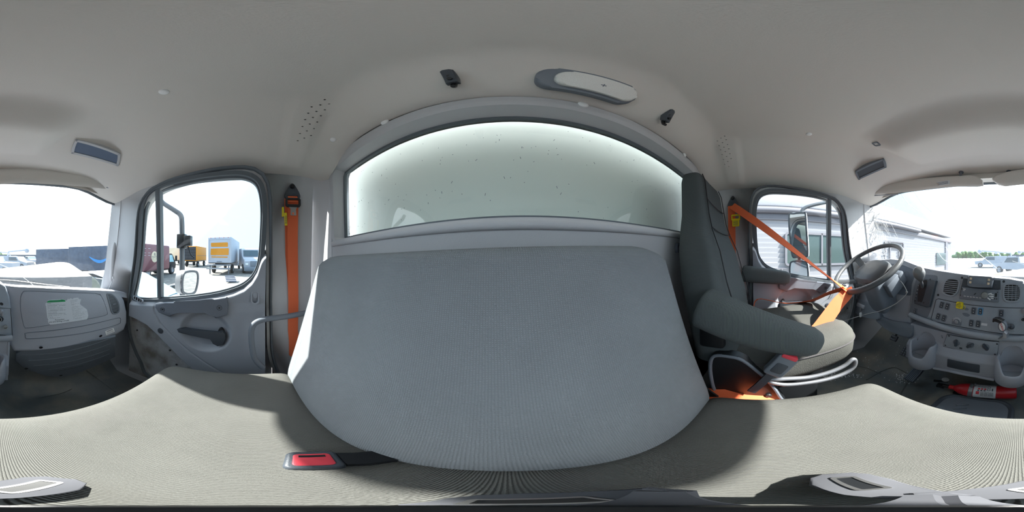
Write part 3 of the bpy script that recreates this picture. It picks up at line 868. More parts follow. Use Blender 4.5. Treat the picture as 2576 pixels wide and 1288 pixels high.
# armrests: sleeves pivoted on the backrest
def arm(p0, p1, r0, r1):
    b = MB(); p0, p1 = Vector(p0), Vector(p1); d = (p1-p0).normalized(); up = Vector((0, 0, 1)); up = (up-d*up.dot(d)).normalized(); sdv = d.cross(up); L_ = (p1-p0).length; rings = []
    for q, sc in ((-.02, .35), (-.012, .7), (.0, .9), (.03, 1), (.25, 1.02), (.5, 1), (.75, .98), (.90, .93), (.97, .72), (1.0, .40)):
        r = lerp(r0, r1, q)*sc; w_ = r*.78; c = p0+d*(L_*q); ring = []
        for k in range(28):
            a = 2*PI*k/28; ring.append(c+sdv*w_*math.copysign(abs(math.cos(a))**.7, math.cos(a))+up*r*math.copysign(abs(math.sin(a))**.7, math.sin(a)))
        rings.append(ring)
    b.loft(rings); return b
arm((.275, .175, .735), (.275, -.165, .605), .062, .052).build('armrest', 'arm_fabric', t, ang=80)
arm((.815, .12, .765), (.80, -.165, .735), .05, .042).build('armrest', 'arm_fabric', t, ang=80)
b = MB(); b.box((.30, .15, .64), (.03, .08, .12), bevel=.012); b.build('armrest_bracket', 'black', t)
# plastic side shield and bright tubular base frame on the bench side
fs = Fr((.292, 0, 0), (0, -1, 0), (0, 0, 1), (-1, 0, 0))
b = MB(); SH = catmull([(-.15, .55), (-.155, .44), (-.13, .33), (-.05, .285), (.06, .28), (.05, .36), (.02, .45), (-.04, .54), (-.09, .565)], 5, True)
b.prism(SH, fs, -.02, .012, bevel=.008, seg=3); shd = b.build('side_shield', 'black', t)
b = MB(); b.tube([fs(u, v, .012) for u, v in offset2(SH, -.006)], .006, 8, closed=True); b.build('shield_rim', 'mid_plastic', shd)
b = MB(); b.lathe([(0, .018), (.008, .018), (.010, .012)], Fr(fs(.015, .36), fs.u, fs.v, fs.n), 14); b.build('bolt', 'screw', shd)
b = MB(); LO = catmull([fs.to(hx(px, py, .278)) for px, py in ((1930, 955), (1970, 966), (2030, 962), (2085, 952), (2125, 938), (2147, 922), (2151, 907), (2143, 904), (2122, 920), (2085, 936), (2035, 948), (1975, 952))], 5, True)
b.tube([fs(u, v, .016) for u, v in LO], .008, 10, closed=True); b.build('lever_loop', 'grey_metal', t)
b = MB(); b.box((DX+.03, -.03, .36), (.34, .40, .12), bevel=.02); b.box((DX+.03, -.03, .18), (.34, .36, .28), bevel=.02); b.build('suspension_base', 'black', t)
b = MB()
b.box((.75, -.03, .035), (.05, .52, .05), bevel=.006); b.build('slide_rail', 'steel', t)
b = MB(); b.box((.335, -.03, .05), (.05, .52, .08), bevel=.008); b.build('slide_rail', 'steel', t)
b = MB(); b.lathe([(0, .030), (.018, .028), (.022, .018), (.026, 0), (0, 0)], Fr((.305, -.185, .245), (0, -1, 0), (0, 0, 1), (-1, 0, 0)), 8); b.build('adjuster_knob', 'trim', t)
b = MB(); b.box((.31, -.30, .235), (.05, .14, .012), bevel=.004); b.build('slide_lever', 'mid_plastic', t)

# ================================================================ BELTS
def dring(t, f, label=None):
    b = MB(); b.prism(catmull([(-.028, -.06), (-.034, -.04), (-.010, .010), (0, .018), (.010, .010), (.034, -.04), (.028, -.06), (0, -.055)], 4, True), f, 0, .006, bevel=.002)
    b.ring(rrect(.062, .020, .008, cy=-.052), rrect(.05, .009, .004, cy=-.052), f, .002, .010); o = b.build('belt_guide', 'dark_plastic', t)
    b = MB(); b.lathe([(0, .017), (.008, .0165), (.010, .014), (.0105, .004)], f, 18); b.build('bolt_cap', 'black', o)
# passenger belt, parked against the trim
s = -1; p = hx(735, 471, -.832)
t = thing('seat_belt', p, 'orange passenger seat belt hanging down the trim behind the passenger door', 'seat belt')
f = Fr((p.x, p.y, p.z), (0, .85, .0), (0, 0, 1), (1, -.15, 0)); f = Fr(f.o, (.15, 1, 0), (0, 0, 1), (1, -.15, 0))
dring(t, f)
def q_(px, py, off): 
    v = hx(px, py, -.832); v = hx(px, py, -(wallx(v.z))+off); return v
PA = [q_(738, 502, .022), q_(737, 530, .02), q_(736, 600, .02), q_(737, 680, .02), q_(738, 760, .022), q_(737, 830, .022)]
b = MB(); b.strap(PA+[Vector((PA[-1].x, PA[-1].y+.01, .40))], .046, f.u, .0012); b.build('webbing', 'orange', t)
PB = [q_(729, 500, .014), q_(730, 560, .010), q_(731, 640, .010), q_(737, 720, .012), q_(739, 830, .012)]
b = MB(); b.strap(PB+[Vector((PB[-1].x, PB[-1].y, .40))], .046, f.u, .0012); b.build('webbing', 'orange', t)
b = MB(); b.strap([f(0, -.052, .012), f(0, -.062, .020), f(0, -.085, .022)], .040, f.u, .0012); b.build('webbing', 'orange', t)
b = MB(); b.ring(rrect(.064, .042, .010, cy=-.088), rrect(.046, .022, .004, cy=-.086), f, .024, .032); tg = b.build('latch_plate', 'black', t)
b = MB(); b.prism([(-.018, -.108), (.018, -.108), (.012, -.118), (.013, -.146), (-.011, -.146), (-.010, -.118)], f, .026, .029); b.build('tongue', 'steel', tg)
b = MB(); b.prism(rrect(.007, .010, .003, cy=-.138), f, .0285, .0295); b.build('tongue_hole', 'orange', tg)
b = MB(); b.prism([(-.046, -.108), (-.038, -.106), (-.037, -.150), (-.046, -.150)], f, .018, .022); b.prism([(-.037, -.135), (-.026, -.135), (-.024, -.19), (-.035, -.19)], f, .024, .027); yt = b.build('belt_tag', 'yellow', t)
b = MB()
for k in range(8): b.box(f(-.030, -.150-.0045*k, .0272), (.007, .002, .0006), R=Matrix((f.u, f.v, f.n)).transposed())
b.build('tag_print', 'ink', yt, smooth=False)
# driver belt: from its guide over the shoulder to the steering wheel and back down to the seat
p = hx(1844, 500, .832)
t = thing('seat_belt', p, 'orange driver seat belt stretched from the pillar to the steering wheel rim', 'seat belt')
f = Fr(p, (-.15, 1, 0), (0, 0, 1), (-1, -.15, 0)); f = Fr(p, (-.15, -1, 0), (0, 0, 1), (-1, .15, 0)); dring(t, f)
b = MB(); b.strap([f(-.006, -.05, .012), Vector((.81, p.y+.005, 1.10)), Vector((.845, p.y+.01, .9)), Vector((.86, p.y+.01, .45))], .046, f.u, .0012); b.build('webbing', 'orange', t)
WR = hx(2130, 730, .52)      # where the belt passes over the rim
def along(p0, p1, n, sag): return [Vector(p0).lerp(Vector(p1), k/n)+Vector((0, 0, -sag*math.sin(PI*k/n))) for k in range(n+1)]
p0 = f(0, -.052, .016)
def twisted(path, angs):
    """width directions: angle 0 shows the flat of the belt to the cab, 90 shows its edge"""
    out = []
    for i, p in enumerate(path):
        p = Vector(p); d = (Vector(path[min(i+1, len(path)-1)])-Vector(path[max(i-1, 0)])).normalized()
        vw = (CAM-p); vw = (vw-d*vw.dot(d)).normalized(); pr = d.cross(vw); a = math.radians(interp(angs, i/(len(path)-1)))
        out.append(pr*math.cos(a)+vw*math.sin(a))
    return out
n = 20; path = along(p0, WR, n, .0)
b = MB(); b.strap(path, .046, twisted(path, [(0, 15), (.2, 25), (.5, 50), (.75, 76), (.9, 84), (1, 70)]), .0012); b.build('webbing', 'orange', t)
q1 = hx(2052, 836, .42); q2 = Vector((.33, -.02, .50))
P = [tuple(v) for v in (WR+Vector((0, .004, .006)), WR+Vector((-.006, .004, -.015)), WR.lerp(q1, .35), WR.lerp(q1, .7), q1, q1.lerp(q2, .5), q2)]
P = catmull(P, 4); b = MB(); b.strap(P, .060, twisted(P, [(0, 10), (1, 10)]), .0015); b.build('webbing', 'orange', t)
P = catmull([tuple(v) for v in (WR+Vector((0, .01, .01)), hx(2085, 738, .58), hx(2040, 757, .70), hx(1990, 763, .78), hx(1965, 762, .80), Vector((.825, .03, .60)), Vector((.84, .06, .52)))], 5)
b = MB(); b.strap(P, .046, twisted(P, [(0, 66), (.25, 74), (.45, 83), (.7, 87), (1, 87)]), .0012); b.build('webbing', 'orange', t)
b = MB(); fy = Fr(hx(1851, 552, .80), f.u, f.v, f.n); b.ring(rrect(.052, .036, .004, cy=.012), rrect(.040, .018, .002, cy=.013), fy, -.004, .006); b.prism(rrect(.042, .042, .004, cy=-.022), fy, -.002, .005); yt = b.build('belt_tag', 'yellow', t)
b = MB()
for k in range(5): b.box(fy(0, -.012-.006*k, .0052), (.030, .002, .0006), R=Matrix((fy.u, fy.v, fy.n)).transposed())
b.build('tag_print', 'ink', yt, smooth=False)
# webbing and buckle stalk between bench and driver seat
t = thing('belt_buckle', (.262, .02, .33), 'grey seat belt buckle with red button on an upright stalk between the seats', 'buckle')
A = hx(1890, 985, .265); Bm = hx(1940, 940, .258); Ct = hx(1988, 893, .255)
u = (Ct-Bm).normalized(); nn = Vector((-1, 0, .15)); nn = (nn-u*nn.dot(u)).normalized(); f = Fr((Bm+Ct)/2, nn.cross(u), u, nn); Lk = (Ct-Bm).length
b = MB(); b.prism(rrect(.058, Lk, .012), f, -.012, .012, bevel=.005, seg=3); b.build('buckle_body', 'mid_plastic', t)
b = MB(); b.prism(rrect(.034, Lk*.45, .006, cy=-.008), f, .0118, .0135, bevel=.001); b.build('label_panel', 'dark_plastic', t)
b = MB(); b.prism(rrect(.046, .014, .004, cy=Lk*.5-.004), f, -.008, .0132, bevel=.002); b.build('release_button', 'pink_red', t)
b = MB(); b.strap([A, A.lerp(Bm, .5), Bm], .024, f.u, .004); b.build('stalk', 'dark_plastic', t)
b = MB(); b.tube([Ct+u*.01, Ct+u*.03], .012, 8); b.build('latch_tongue', 'grey_metal', t)
t = thing('belt_webbing', (.25, .05, .35), 'loose orange belt webbing lying in the gap between bench and driver seat', 'belt')
b = MB(); b.strap([(.262, .16, .36), (.262, .11, .375), (.262, .05, .352), (.265, .0, .35), (.27, -.06, .30)], .050, Vector((.9, 0, .45)), .0015); b.build('webbing', 'orange', t)
b = MB(); b.prism([(-.17, .43), (-.10, .345), (-.165, .33), (-.19, .36)], Fr((.255, 0, 0), (0, -1, 0), (0, 0, 1), (-1, 0, 0)), 0, .006, bevel=.001); b.build('anchor_cover', 'black', t)

# broken trim clip on the rear wall beside the driver headrest
t = thing('trim_clip', hy(1712, 628, YR-.01), 'small broken grey plastic clip on the rear wall beside the driver seat back', 'clip')
fc = Fr(hy(1706, 624, YR-.006), (1, 0, 0), (0, 0, 1), (0, -1, 0))
b = MB(); b.ring(rrect(.044, .040, .012), rrect(.026, .020, .006), fc, -.004, .010); b.build('clip_ring', 'handle_grey', t)
b = MB(); b.prism([(.026, -.006), (.040, -.010), (.044, -.034), (.030, -.040), (.024, -.022)], fc, -.002, .008, bevel=.002); b.build('broken_tab', 'handle_grey', t)

# ================================================================ DASHBOARD
class Plane:
    """a real plane with a frame: pixel directions measured on the photo land on it as 2D points"""
    def __init__(s, n, c, off=0):
        n = Vector(n); l = n.length; s.n = n/l; s.c = c/l
        u = Vector((0, 0, 1)).cross(s.n).normalized(); v = s.n.cross(u)
        s.f = Fr(s.n*s.c, u, v, s.n)
    def p2(s, px, py, c=0):
        p = hp(px, py, s.n, s.c+c); return s.f.to(p)
    def poly(s, P, c=0): return [s.p2(x, y, c) for x, y in P]
def subfr(pl, cx, cy, rot=0, c=0):
    f = pl.f; u = f.u*math.cos(rot)+f.v*math.sin(rot); v = f.v*math.cos(rot)-f.u*math.sin(rot)
    return Fr(f(cx, cy, c), u, v, f.n)
DP = Plane((0, 1, .25), -.59)
dash = thing('dashboard', (0, -.8, 0), 'wide grey moulded truck dashboard with centre switch panel and glove box', 'dashboard')
def at5(L, ox, oy, s): return [(ox+x/s, oy+y/s) for x, y in L]
# centre panel body
face = [(2292, 800), (2287, 765), (2292, 715), (2303, 684), (2322, 674), (2360, 681), (2420, 690), (2480, 697), (2540, 702), (2572, 708), (2590, 720), (2600, 745), (2606, 795), (2609, 853), (2592, 857), (2560, 857), (2500, 853), (2440, 845), (2380, 831), (2330, 814)]
PF = DP.poly(face)
b = MB(); b.prism(PF, DP.f, -.16, 0, bevel=.010, seg=3); b.build('centre_panel', 'bezel', dash)
# rolled lip along the lower edge of the centre panel
b = MB(); pth = [DP.f(*DP.p2(x, y, .012), .012) for x, y in ((2289, 792), (2330, 808), (2380, 826), (2440, 840), (2500, 849), (2560, 853), (2607, 850))]
b.tube(catmull([tuple(v) for v in pth], 4), .016, 12); b.build('panel_lip', 'bezel', dash)
# dash top: from the face edge forward to the windshield
b = MB()
def topedge(pxs, pl, c=0): return [pl.f(*pl.p2(x, y, c), c) for x, y in pxs]
GP = Plane((.154, 1, .25), -.6485)
te = topedge([(2148, 700), (2165, 680), (2185, 664), (2208, 655), (2240, 652), (2275, 656), (2303, 667), (2322, 674), (2360, 681), (2420, 690), (2480, 697), (2540, 702), (2572, 708)], DP)
te = [Vector((.95, te[0].y, te[0].z-.01))]+te
te2 = topedge([(8, 718), (45, 722), (100, 724), (180, 728), (250, 731), (296, 733)], GP)
te2 += [Vector((-.93, te2[-1].y+.01, te2[-1].z-.03))]
rows = []
for p in te+te2:
    yb = -1.12+.17*(min(1, abs(p.x)/.9))**2
    k = sst(.2, .5, p.x)*sst(.95, .8, p.x)
    mid = Vector((p.x, p.y-.035, p.z+.004)); mid2 = Vector((p.x, lerp(p.y, yb, .6), lerp(p.z, .69, .35+.15*k)))
    rows.append([p+Vector((0, .004, -.03)), p+Vector((0, 0, -.004)), p, mid, mid2, Vector((p.x, yb, .675)), Vector((p.x, yb, .60))])
b.grid(rows); b.build('dash_top', 'dash', dash, ang=70, recalc=False)
# driver side: cluster binnacle and lower panel
b = MB(); dface = [(2142, 735), (2148, 704), (2165, 683), (2185, 667), (2208, 658), (2240, 655), (2275, 659), (2303, 670), (2322, 677), (2300, 700), (2292, 760), (2292, 812), (2250, 818), (2205, 800), (2165, 792), (2143, 775)]
b.prism(DP.poly(dface, -.012), DP.f, -.16, -.012, bevel=.008); b.build('driver_panel', 'dash', dash)
b = MB(); cl = [(2228, 690), (2240, 668), (2268, 664), (2296, 676), (2306, 700), (2300, 738), (2270, 742), (2240, 730)]
b.prism(catmull(DP.poly(cl, -.010), 4, True), DP.f, -.02, -.009); cg = b.build('instrument_cluster', 'cluster', dash)
b = MB()
for px, py, r in ((2288, 718, .032), (2262, 700, .032), (2280, 690, .02)):
    c = DP.p2(px, py, -.008); b.ring(circ(r, 28, *c), circ(r-.0016, 28, *c), DP.f, -.0095, -.0075)
b.build('gauge', 'mid_plastic', cg)
# lower driver panel, ignition area and knee bolster
b = MB(); b.prism(catmull(DP.poly([(2146, 752), (2170, 757), (2200, 775), (2215, 800), (2200, 803), (2165, 795), (2146, 782)], .02), 3, True), DP.f, -.05, .02, bevel=.008, seg=3)
lo = b.build('side_switch_panel', 'mid_plastic', dash)
b = MB(); b.prism(catmull(DP.poly([(2196, 790), (2240, 806), (2292, 815), (2294, 835), (2285, 852), (2250, 838), (2215, 820)], .012), 3, True), DP.f, -.10, .012, bevel=.012, seg=3); b.build('knee_bolster', 'mid_plastic', dash)
b = MB(); b.prism(rrect(.10, .030, .010, cx=DP.p2(2167, 764, .02)[0], cy=DP.p2(2167, 770, .02)[1]), DP.f, .012, .030, bevel=.006); b.build('side_lever', 'dash', dash)
# round bezel screws of the centre panel
for (px, py) in ((2360, 742), (2420, 699), (2525, 708), (2581, 765), (2334, 812), (2286, 795), (2580, 852), (13, 848), (3, 764)):
    c = DP.p2(px, py); f = subfr(DP, *c)
    b = MB(); b.lathe([(.0065, .0005), (.0055, .0025), (.0035, .001), (0, .001)], f, 14); b.build('screw', 'screw', dash)
# recessed lower switch field
sw = at5([(440, 570), (480, 553), (700, 600), (1000, 655), (1300, 685), (1500, 700), (1700, 708), (1939, 710), (2120, 720), (2150, 1180), (1900, 1165), (1600, 1150), (1300, 1110), (1000, 1055), (700, 1000), (400, 940), (355, 900)], 2290, 670, 6.78)
b = MB(); b.prism(DP.poly(sw), DP.f, -.002, .0012, bevel=.001); fld = b.build('switch_field', 'bezel', dash)
b = MB(); b.tube([DP.f(*p, .001) for p in DP.poly(sw)], .0016, 6, closed=True); b.build('field_groove', 'black', fld)
# left pod with the shift gate and one switch
sg = at5([(130, 160), (200, 140), (420, 150), (465, 200), (430, 420), (380, 640), (290, 880), (240, 910), (0, 830), (-20, 800), (20, 620), (60, 350)], 2290, 670, 6.78)
b = MB(); b.prism(catmull(DP.poly(sg), 2, True), DP.f, -.002, .0012, bevel=.001); b.build('gate_field', 'mid_plastic', dash)
# gear selector
gate = at5([(195, 200), (400, 225), (435, 245), (320, 690), (270, 700), (60, 630), (60, 590), (120, 320)], 2290, 670, 6.78)
g = thing('gear_selector', DP.f(*DP.p2(2325, 730)), 'dash-mounted gear selector with a round grey knob left of the round vent', 'gear lever')
b = MB(); b.prism(DP.poly(gate, .022), DP.f, .0, .022, bevel=.005, seg=3); b.build('gate_housing', 'dark_plastic', g)
slot = at5([(215, 250), (290, 260), (205, 590), (160, 600), (125, 580), (150, 330)], 2290, 670, 6.78)
b = MB(); b.prism(catmull(DP.poly(slot, .0225), 3, True), DP.f, .020, .0228); b.build('gate_slot', 'black', g)
for (x, y) in ((340, 225), (80, 590), (228, 618)):
    b = MB(); b.lathe([(.005, .0232), (0, .0232)], subfr(DP, *DP.p2(2290+x/6.78, 670+y/6.78, .0225)), 12); b.build('screw', 'screw', g)
for ch, (x, y) in zip('RND21', ((138, 330), (125, 400), (112, 455), (100, 510), (90, 560))):
    text_obj('gear_letter', ch, .009, subfr(DP, *DP.p2(2290+x/6.78, 670+y/6.78, .0225)), 'trim', g, off=.0228)
Lb = DP.f(*DP.p2(2321, 722, .02), .02); kn = hp(2314, 695, (0, 1, 0), -.66)
b = MB(); b.tube([Lb, Lb.lerp(kn, .5), kn], [.010, .008, .007], 10); b.build('lever_shaft', 'grey_metal', g)
b = MB(); d = (kn-Lb).normalized(); R = d.to_track_quat('Z', 'Y').to_matrix(); f = Fr(kn-d*.045, R.col[0], R.col[1], R.col[2])
b.lathe([(.009, 0), (.013, .01), (.019, .03), (.027, .055), (.031, .075), (.029, .092), (.02, .104), (.0, .108)], f, 24); kb = b.build('lever_knob', 'knob_grey', g)
b = MB(); b.ball(kn+Vector((-.022, .012, .01)), (.012, .012, .02), 8); b.build('knob_button', 'trim', kb)
# vents
def round_vent(name, outline, pl, nsl, vertical, frame_m='bezel', depth=.006, tilt=0, vdiv=0):
    O = catmull(pl.poly(outline, depth), 4, True)
    v = None
    b = MB(); b.ring(O, offset2(O, -.008), pl.f, -.03, depth); fr_ = b.build(name, frame_m, dash)
    b = MB(); b.prism(offset2(O, -.0075), pl.f, .0, .0014); b.build('vent_shadow', 'black', fr_)
    I = offset2(O, -.009); xs = [p[0] for p in I]; ys = [p[1] for p in I]
    b = MB()
    def span(val, ax):
        hits = []
        for i in range(len(I)):
            a, c = I[i-1], I[i]
            if (a[ax]-val)*(c[ax]-val) < 0: t_ = (val-a[ax])/(c[ax]-a[ax]); hits.append(lerp(a[1-ax], c[1-ax], t_))
        return (min(hits), max(hits)) if len(hits) > 1 else None
    if not vertical:
        for k in range(1, nsl+1):
            y = lerp(min(ys), max(ys), k/(nsl+1)); sp = span(y, 1)
            if sp: b.box(pl.f((sp[0]+sp[1])/2, y, .0038), (sp[1]-sp[0]+.002, .0042, .0032), R=Matrix((pl.f.u, pl.f.v, pl.f.n)).transposed() @ Matrix.Rotation(-.5, 3, 'X'), bevel=.0008, seg=1)
        for k in range(1, vdiv+1):
            x = lerp(min(xs), max(xs), k/(vdiv+1)); sp = span(x, 0)
            if sp: b.box(pl.f(x, (sp[0]+sp[1])/2, .0022), (.0022, sp[1]-sp[0], .002), R=Matrix((pl.f.u, pl.f.v, pl.f.n)).transposed())
    else:
        for k in range(1, nsl+1):
            y = lerp(min(ys), max(ys), k/(nsl+1)); sp = span(y, 1)
            if sp: b.box(pl.f((sp[0]+sp[1])/2, y, .0028), (sp[1]-sp[0]+.002, .0034, .003), R=Matrix((pl.f.u, pl.f.v, pl.f.n)).transposed())
    b.build('vent_slat', frame_m, fr_)
    c = (sum(xs)/len(xs), sum(ys)/len(ys))
    b = MB(); b.prism(rrect(.022, .0045, .002, cx=c[0], cy=c[1]), pl.f, .002, .0075); b.build('vent_tab', 'mid_plastic', fr_)
    return fr_
round_vent('air_vent', at5([(640, 200), (780, 205), (840, 250), (835, 350), (800, 450), (720, 512), (620, 500), (545, 450), (540, 380), (570, 270)], 2290, 670, 6.78), DP, 7, False)
round_vent('air_vent', at5([(1640, 290), (1800, 290), (1880, 340), (1900, 450), (1880, 560), (1810, 612), (1660, 610), (1590, 560), (1575, 450), (1590, 340)], 2290, 670, 6.78), DP, 7, False, vdiv=3)
# radio bay
bay = at5([(905, 205), (1540, 240), (1540, 400), (1505, 400), (1500, 615), (840, 550), (870, 350)], 2290, 670, 6.78)
b = MB(); b.prism(DP.poly(bay), DP.f, 0, .0015); b.build('radio_bay', 'dark_plastic', dash)
rd = thing('car_radio', DP.f(*DP.p2(2463, 741)), 'flat black car radio with a round chrome volume knob in the dashboard centre', 'radio')
R4 = at5([(880, 352), (1510, 405), (1500, 612), (838, 548)], 2290, 670, 6.78)
b = MB(); b.prism(DP.poly(R4, .012), DP.f, .001, .012, bevel=.002); b.build('radio_face', 'mid_plastic', rd)
c = DP.p2(2290+1270/6.78, 670+495/6.78, .018)
b = MB(); b.lathe([(.017, .012), (.017, .022), (.015, .026), (.0, .027)], subfr(DP, *c), 24); b.build('volume_knob', 'steel', rd)
def rpx(x, y, c=.012): return DP.p2(2400+x/18.4, 690+y/18.4, c)
tx = rpx(1700, 1000)[0]-rpx(1300, 980)[0]
rot = math.atan2(rpx(1800, 1180)[1]-rpx(400, 1000)[1], rpx(1800, 1180)[0]-rpx(400, 1000)[0])
for k, (x, y) in enumerate(((500, 1010), (640, 1030), (780, 1050), (920, 1060), (1060, 1080), (1210, 1095))):
    b = MB(); b.prism(rrect(.011, .0045, .001), subfr(DP, *rpx(x, y), rot), .0115, .0145, bevel=.0008); b.build('preset_button', 'trim', rd)
for (x, y, w_, h_, a) in ((1650, 910, .020, .006, .35), (1770, 945, .014, .004, 0), (1730, 1022, .022, .006, 0), (1610, 1130, .020, .006, -.55), (1760, 1110, .014, .004, -.1), (480, 690, .013, .004, 0), (460, 755, .008, .003, 0), (1450, 830, .012, .002, 0)):
    b = MB(); b.prism(rrect(w_, h_, .001), subfr(DP, *rpx(x, y), rot+a), .0115, .0140, bevel=.0006); b.build('radio_button', 'white', rd)
b = MB(); b.prism(rrect(.010, .018, .001), subfr(DP, *rpx(1940, 960), rot), .0115, .0135); b.build('usb_socket', 'black', rd)
for (x, y) in ((370, 680), (290, 965), (2010, 830), (1970, 1140), (1880, 1135)):
    b = MB(); b.lathe([(.003, .0128), (0, .0128)], subfr(DP, *rpx(x, y)), 8); b.build('socket', 'black', rd)
b = MB(); Q = [rpx(900, 950), rpx(960, 950), rpx(1040, 870), rpx(985, 870)]; b.prism(Q, DP.f, .0121, .0125); b.build('worn_patch', 'black', rd)
du = thing('display_unit', DP.f(*DP.p2(2465, 707)), 'small rounded control display with four square pale buttons above the radio', 'display')
Q = [rpx(*p, .035) for p in ((720, 60), (1740, 125), (1800, 210), (1730, 570), (1640, 610), (1100, 600), (680, 560), (610, 480), (660, 130))]
b = MB(); b.prism(catmull(Q, 3, True), DP.f, .0, .035, bevel=.006, seg=3); b.build('display_housing', 'mid_plastic', du)
b = MB(); b.tube([DP.f(*rpx(x, y, .033), .033) for x, y in ((640, 380), (690, 90), (740, 68), (1700, 130), (1780, 190), (1730, 520))], .0022, 8); b.build('chrome_edge', 'chrome_strip', du)
b = MB(); b.prism([rpx(*p, .036) for p in ((900, 130), (1500, 175), (1470, 480), (860, 440))], DP.f, .034, .0358, bevel=.001); b.build('screen', 'screen', du)
for (x, y) in ((780, 200), (750, 370), (1615, 260), (1590, 435)):
    b = MB(); b.prism(rrect(.011, .011, .002), subfr(DP, *rpx(x, y, .036), rot), .034, .038, bevel=.0015, seg=2); b.build('display_button', 'cream', du)
b = MB(); b.prism([rpx(*p, .004) for p in ((1850, 300), (2140, 290), (2110, 700), (1850, 650))], DP.f, .0, .004); b.lathe([(.0045, .005), (.003, .007), (0, .0045)], subfr(DP, *rpx(1925, 470, .004)), 12); b.build('mount_bracket', 'dark_plastic', du)
# rocker switches
SWL = [(535, 660, 'mid_plastic'), (630, 685, 'mid_plastic'), (475, 855, 'mid_plastic'), (570, 885, 'mid_plastic'), (1080, 760, 'mid_plastic'), (1195, 770, 'blue_trim'), (1038, 970, 'mid_plastic'), (1155, 985, 'mid_plastic'), (1550, 800, 'mid_plastic'), (80, 760, 'mid_plastic')]
for (x, y, m) in SWL:
    p = DP.p2(2290+x/6.78, 670+y/6.78, .004); r = rot*.8 - (.12 if x < 700 else 0)
    sc = .92 if x < 100 else 1
    f = subfr(DP, *p, r)
    b = MB(); b.ring(rrect(.024*sc, .037*sc, .005), rrect(.017*sc, .030*sc, .004), f, -.004, .005); s_ = b.build('rocker_switch', m, dash)
    b = MB(); O = rrect(.016*sc, .029*sc, .004); rings = []
    b.loft([[f(u, v, -.004) for u, v in O], [f(u, v, .004+.12*v) for u, v in O], [f(u*.85, v*.88, .0065+.13*v) for u, v in O]]); b.build('rocker', 'dark_plastic', s_)
    b = MB(); b.box(f(0, .006*sc, .0078), (.006, .003, .0006), R=Matrix((f.u, f.v, f.n)).transposed() @ Matrix.Rotation(.13, 3, 'X')); b.box(f(0, -.007*sc, .0062), (.005, .004, .0006), R=Matrix((f.u, f.v, f.n)).transposed() @ Matrix.Rotation(.13, 3, 'X')); b.build('switch_symbol', 'trim', s_)
# yellow push knob of the parking brake and other controls
yk = thing('brake_knob', DP.f(*DP.p2(2410, 769)), 'yellow square push-pull brake knob with black lettering on the switch panel', 'knob')
f = subfr(DP, *DP.p2(2410, 768.5, .028), rot+.02)
b = MB(); b.tube([f(.0, 0, -.028), f(0, 0, .0)], .006, 10); b.build('knob_stem', 'grey_metal', yk)
b = MB(); rings = []
O = rrect(.036, .036, .008)
b.loft([[f(u*s1, v*s1, c) for u, v in O] for s1, c in ((.55, -.012), (.9, -.006), (1, .0), (1, .008), (.92, .012))]); b.lathe([(.010, -.010), (.013, 0), (.010, .004)], Fr(f(.018, -.008, 0), f.u, f.v, f.n), 12); kn_ = b.build('knob_cap', 'yellow', yk)
f3 = Fr(f.o, f.u*math.cos(-.75)+f.v*math.sin(-.75) if False else f.u*.73+f.v*.68, f.v*.73-f.u*.68, f.n)
for k, tline in enumerate(('PARKING', 'PULL TO APPLY', 'PUSH TO', 'RELEASE')):
    text_obj('knob_lettering', tline, .0052 if k else .007, Fr(f3(0, .009-.0062*k, 0), f3.u, f3.v, f3.n), 'ink', yk, off=.0122, sx=.85)
# hazard/dial control with arc print
c = DP.p2(2290+793/6.78, 670+945/6.78, .001); f = subfr(DP, *c)
b = MB(); b.lathe([(.012, .001), (.011, .010), (.006, .013), (0, .013)], f, 18); dk = b.build('lamp_dial', 'grey_metal', dash)
b = MB()
for r in (.017, .0215):
    for k in range(14):
        a = PI*.02+PI*k/14; b.box(f(r*math.cos(a+.1), r*math.sin(a+.1), .0018), (.0014, .0032, .0006), R=Matrix((f.u, f.v, f.n)).transposed() @ Matrix.Rotation(a+.1, 3, 'Z'))
b.build('dial_print', 'white', dk, smooth=False)
b = MB(); b.prism(rrect(.050, .028, .003, cy=-.004), f, .0, .0015); b.build('dial_plate', 'mid_plastic', dk)
b = MB(); b.prism(rrect(.028, .012, .001), subfr(DP, *DP.p2(2290+1260/6.78, 670+992/6.78, .002), rot), .001, .002); b.build('small_label', 'paper', dash)
b = MB()
for (x, y, rx_, ry_) in ((950, 728, .014, .007), (950, 825, .019, .009)):
    c = DP.p2(2290+x/6.78, 670+y/6.78, .001); b.prism([(c[0]+rx_*math.cos(t_)*(1+.1*math.sin(3*t_)), c[1]+ry_*math.sin(t_)-.12*rx_*math.cos(t_)) for t_ in [2*PI*k/18 for k in range(18)]], DP.f, .001, .0016)
b.build('dust_print', 'mid_plastic', dash)
# phone holder stuck on the panel
ph = thing('phone_holder', DP.f(*DP.p2(2530, 820)), 'black clamp phone holder with a round white badge on the switch panel', 'phone holder')
pc = DP.p2(2290+1730/6.78, 670+1020/6.78, .002)
b = MB(); b.prism(rrect(.034, .050, .003), subfr(DP, *pc, rot), .001, .004, bevel=.001); b.build('mount_plate', 'bezel', ph)
hc = hp(2521, 822, DP.n, DP.c+.055); f = Fr(hc, DP.f.u, DP.f.v, DP.f.n); f = Fr(hc, (-.85, 0, .15), (0, 0, 1), (.25, 1, .1)); f = Fr(hc, (f.u-f.n*f.u.dot(f.n)), f.n.cross(f.u-f.n*f.u.dot(f.n)), f.n)
b = MB(); b.tube([DP.f(*pc, .003), f(0, 0, -.01)], [.012, .009], 12); b.ball(DP.f(*pc, .016), .014, 10); b.build('ball_arm', 'dark_plastic', ph)
b = MB(); b.prism([( .019*math.cos(t_), .026*math.sin(t_)) for t_ in [2*PI*k/24 for k in range(24)]], f, -.016, .002, bevel=.003); b.build('holder_body', 'mid_plastic', ph)
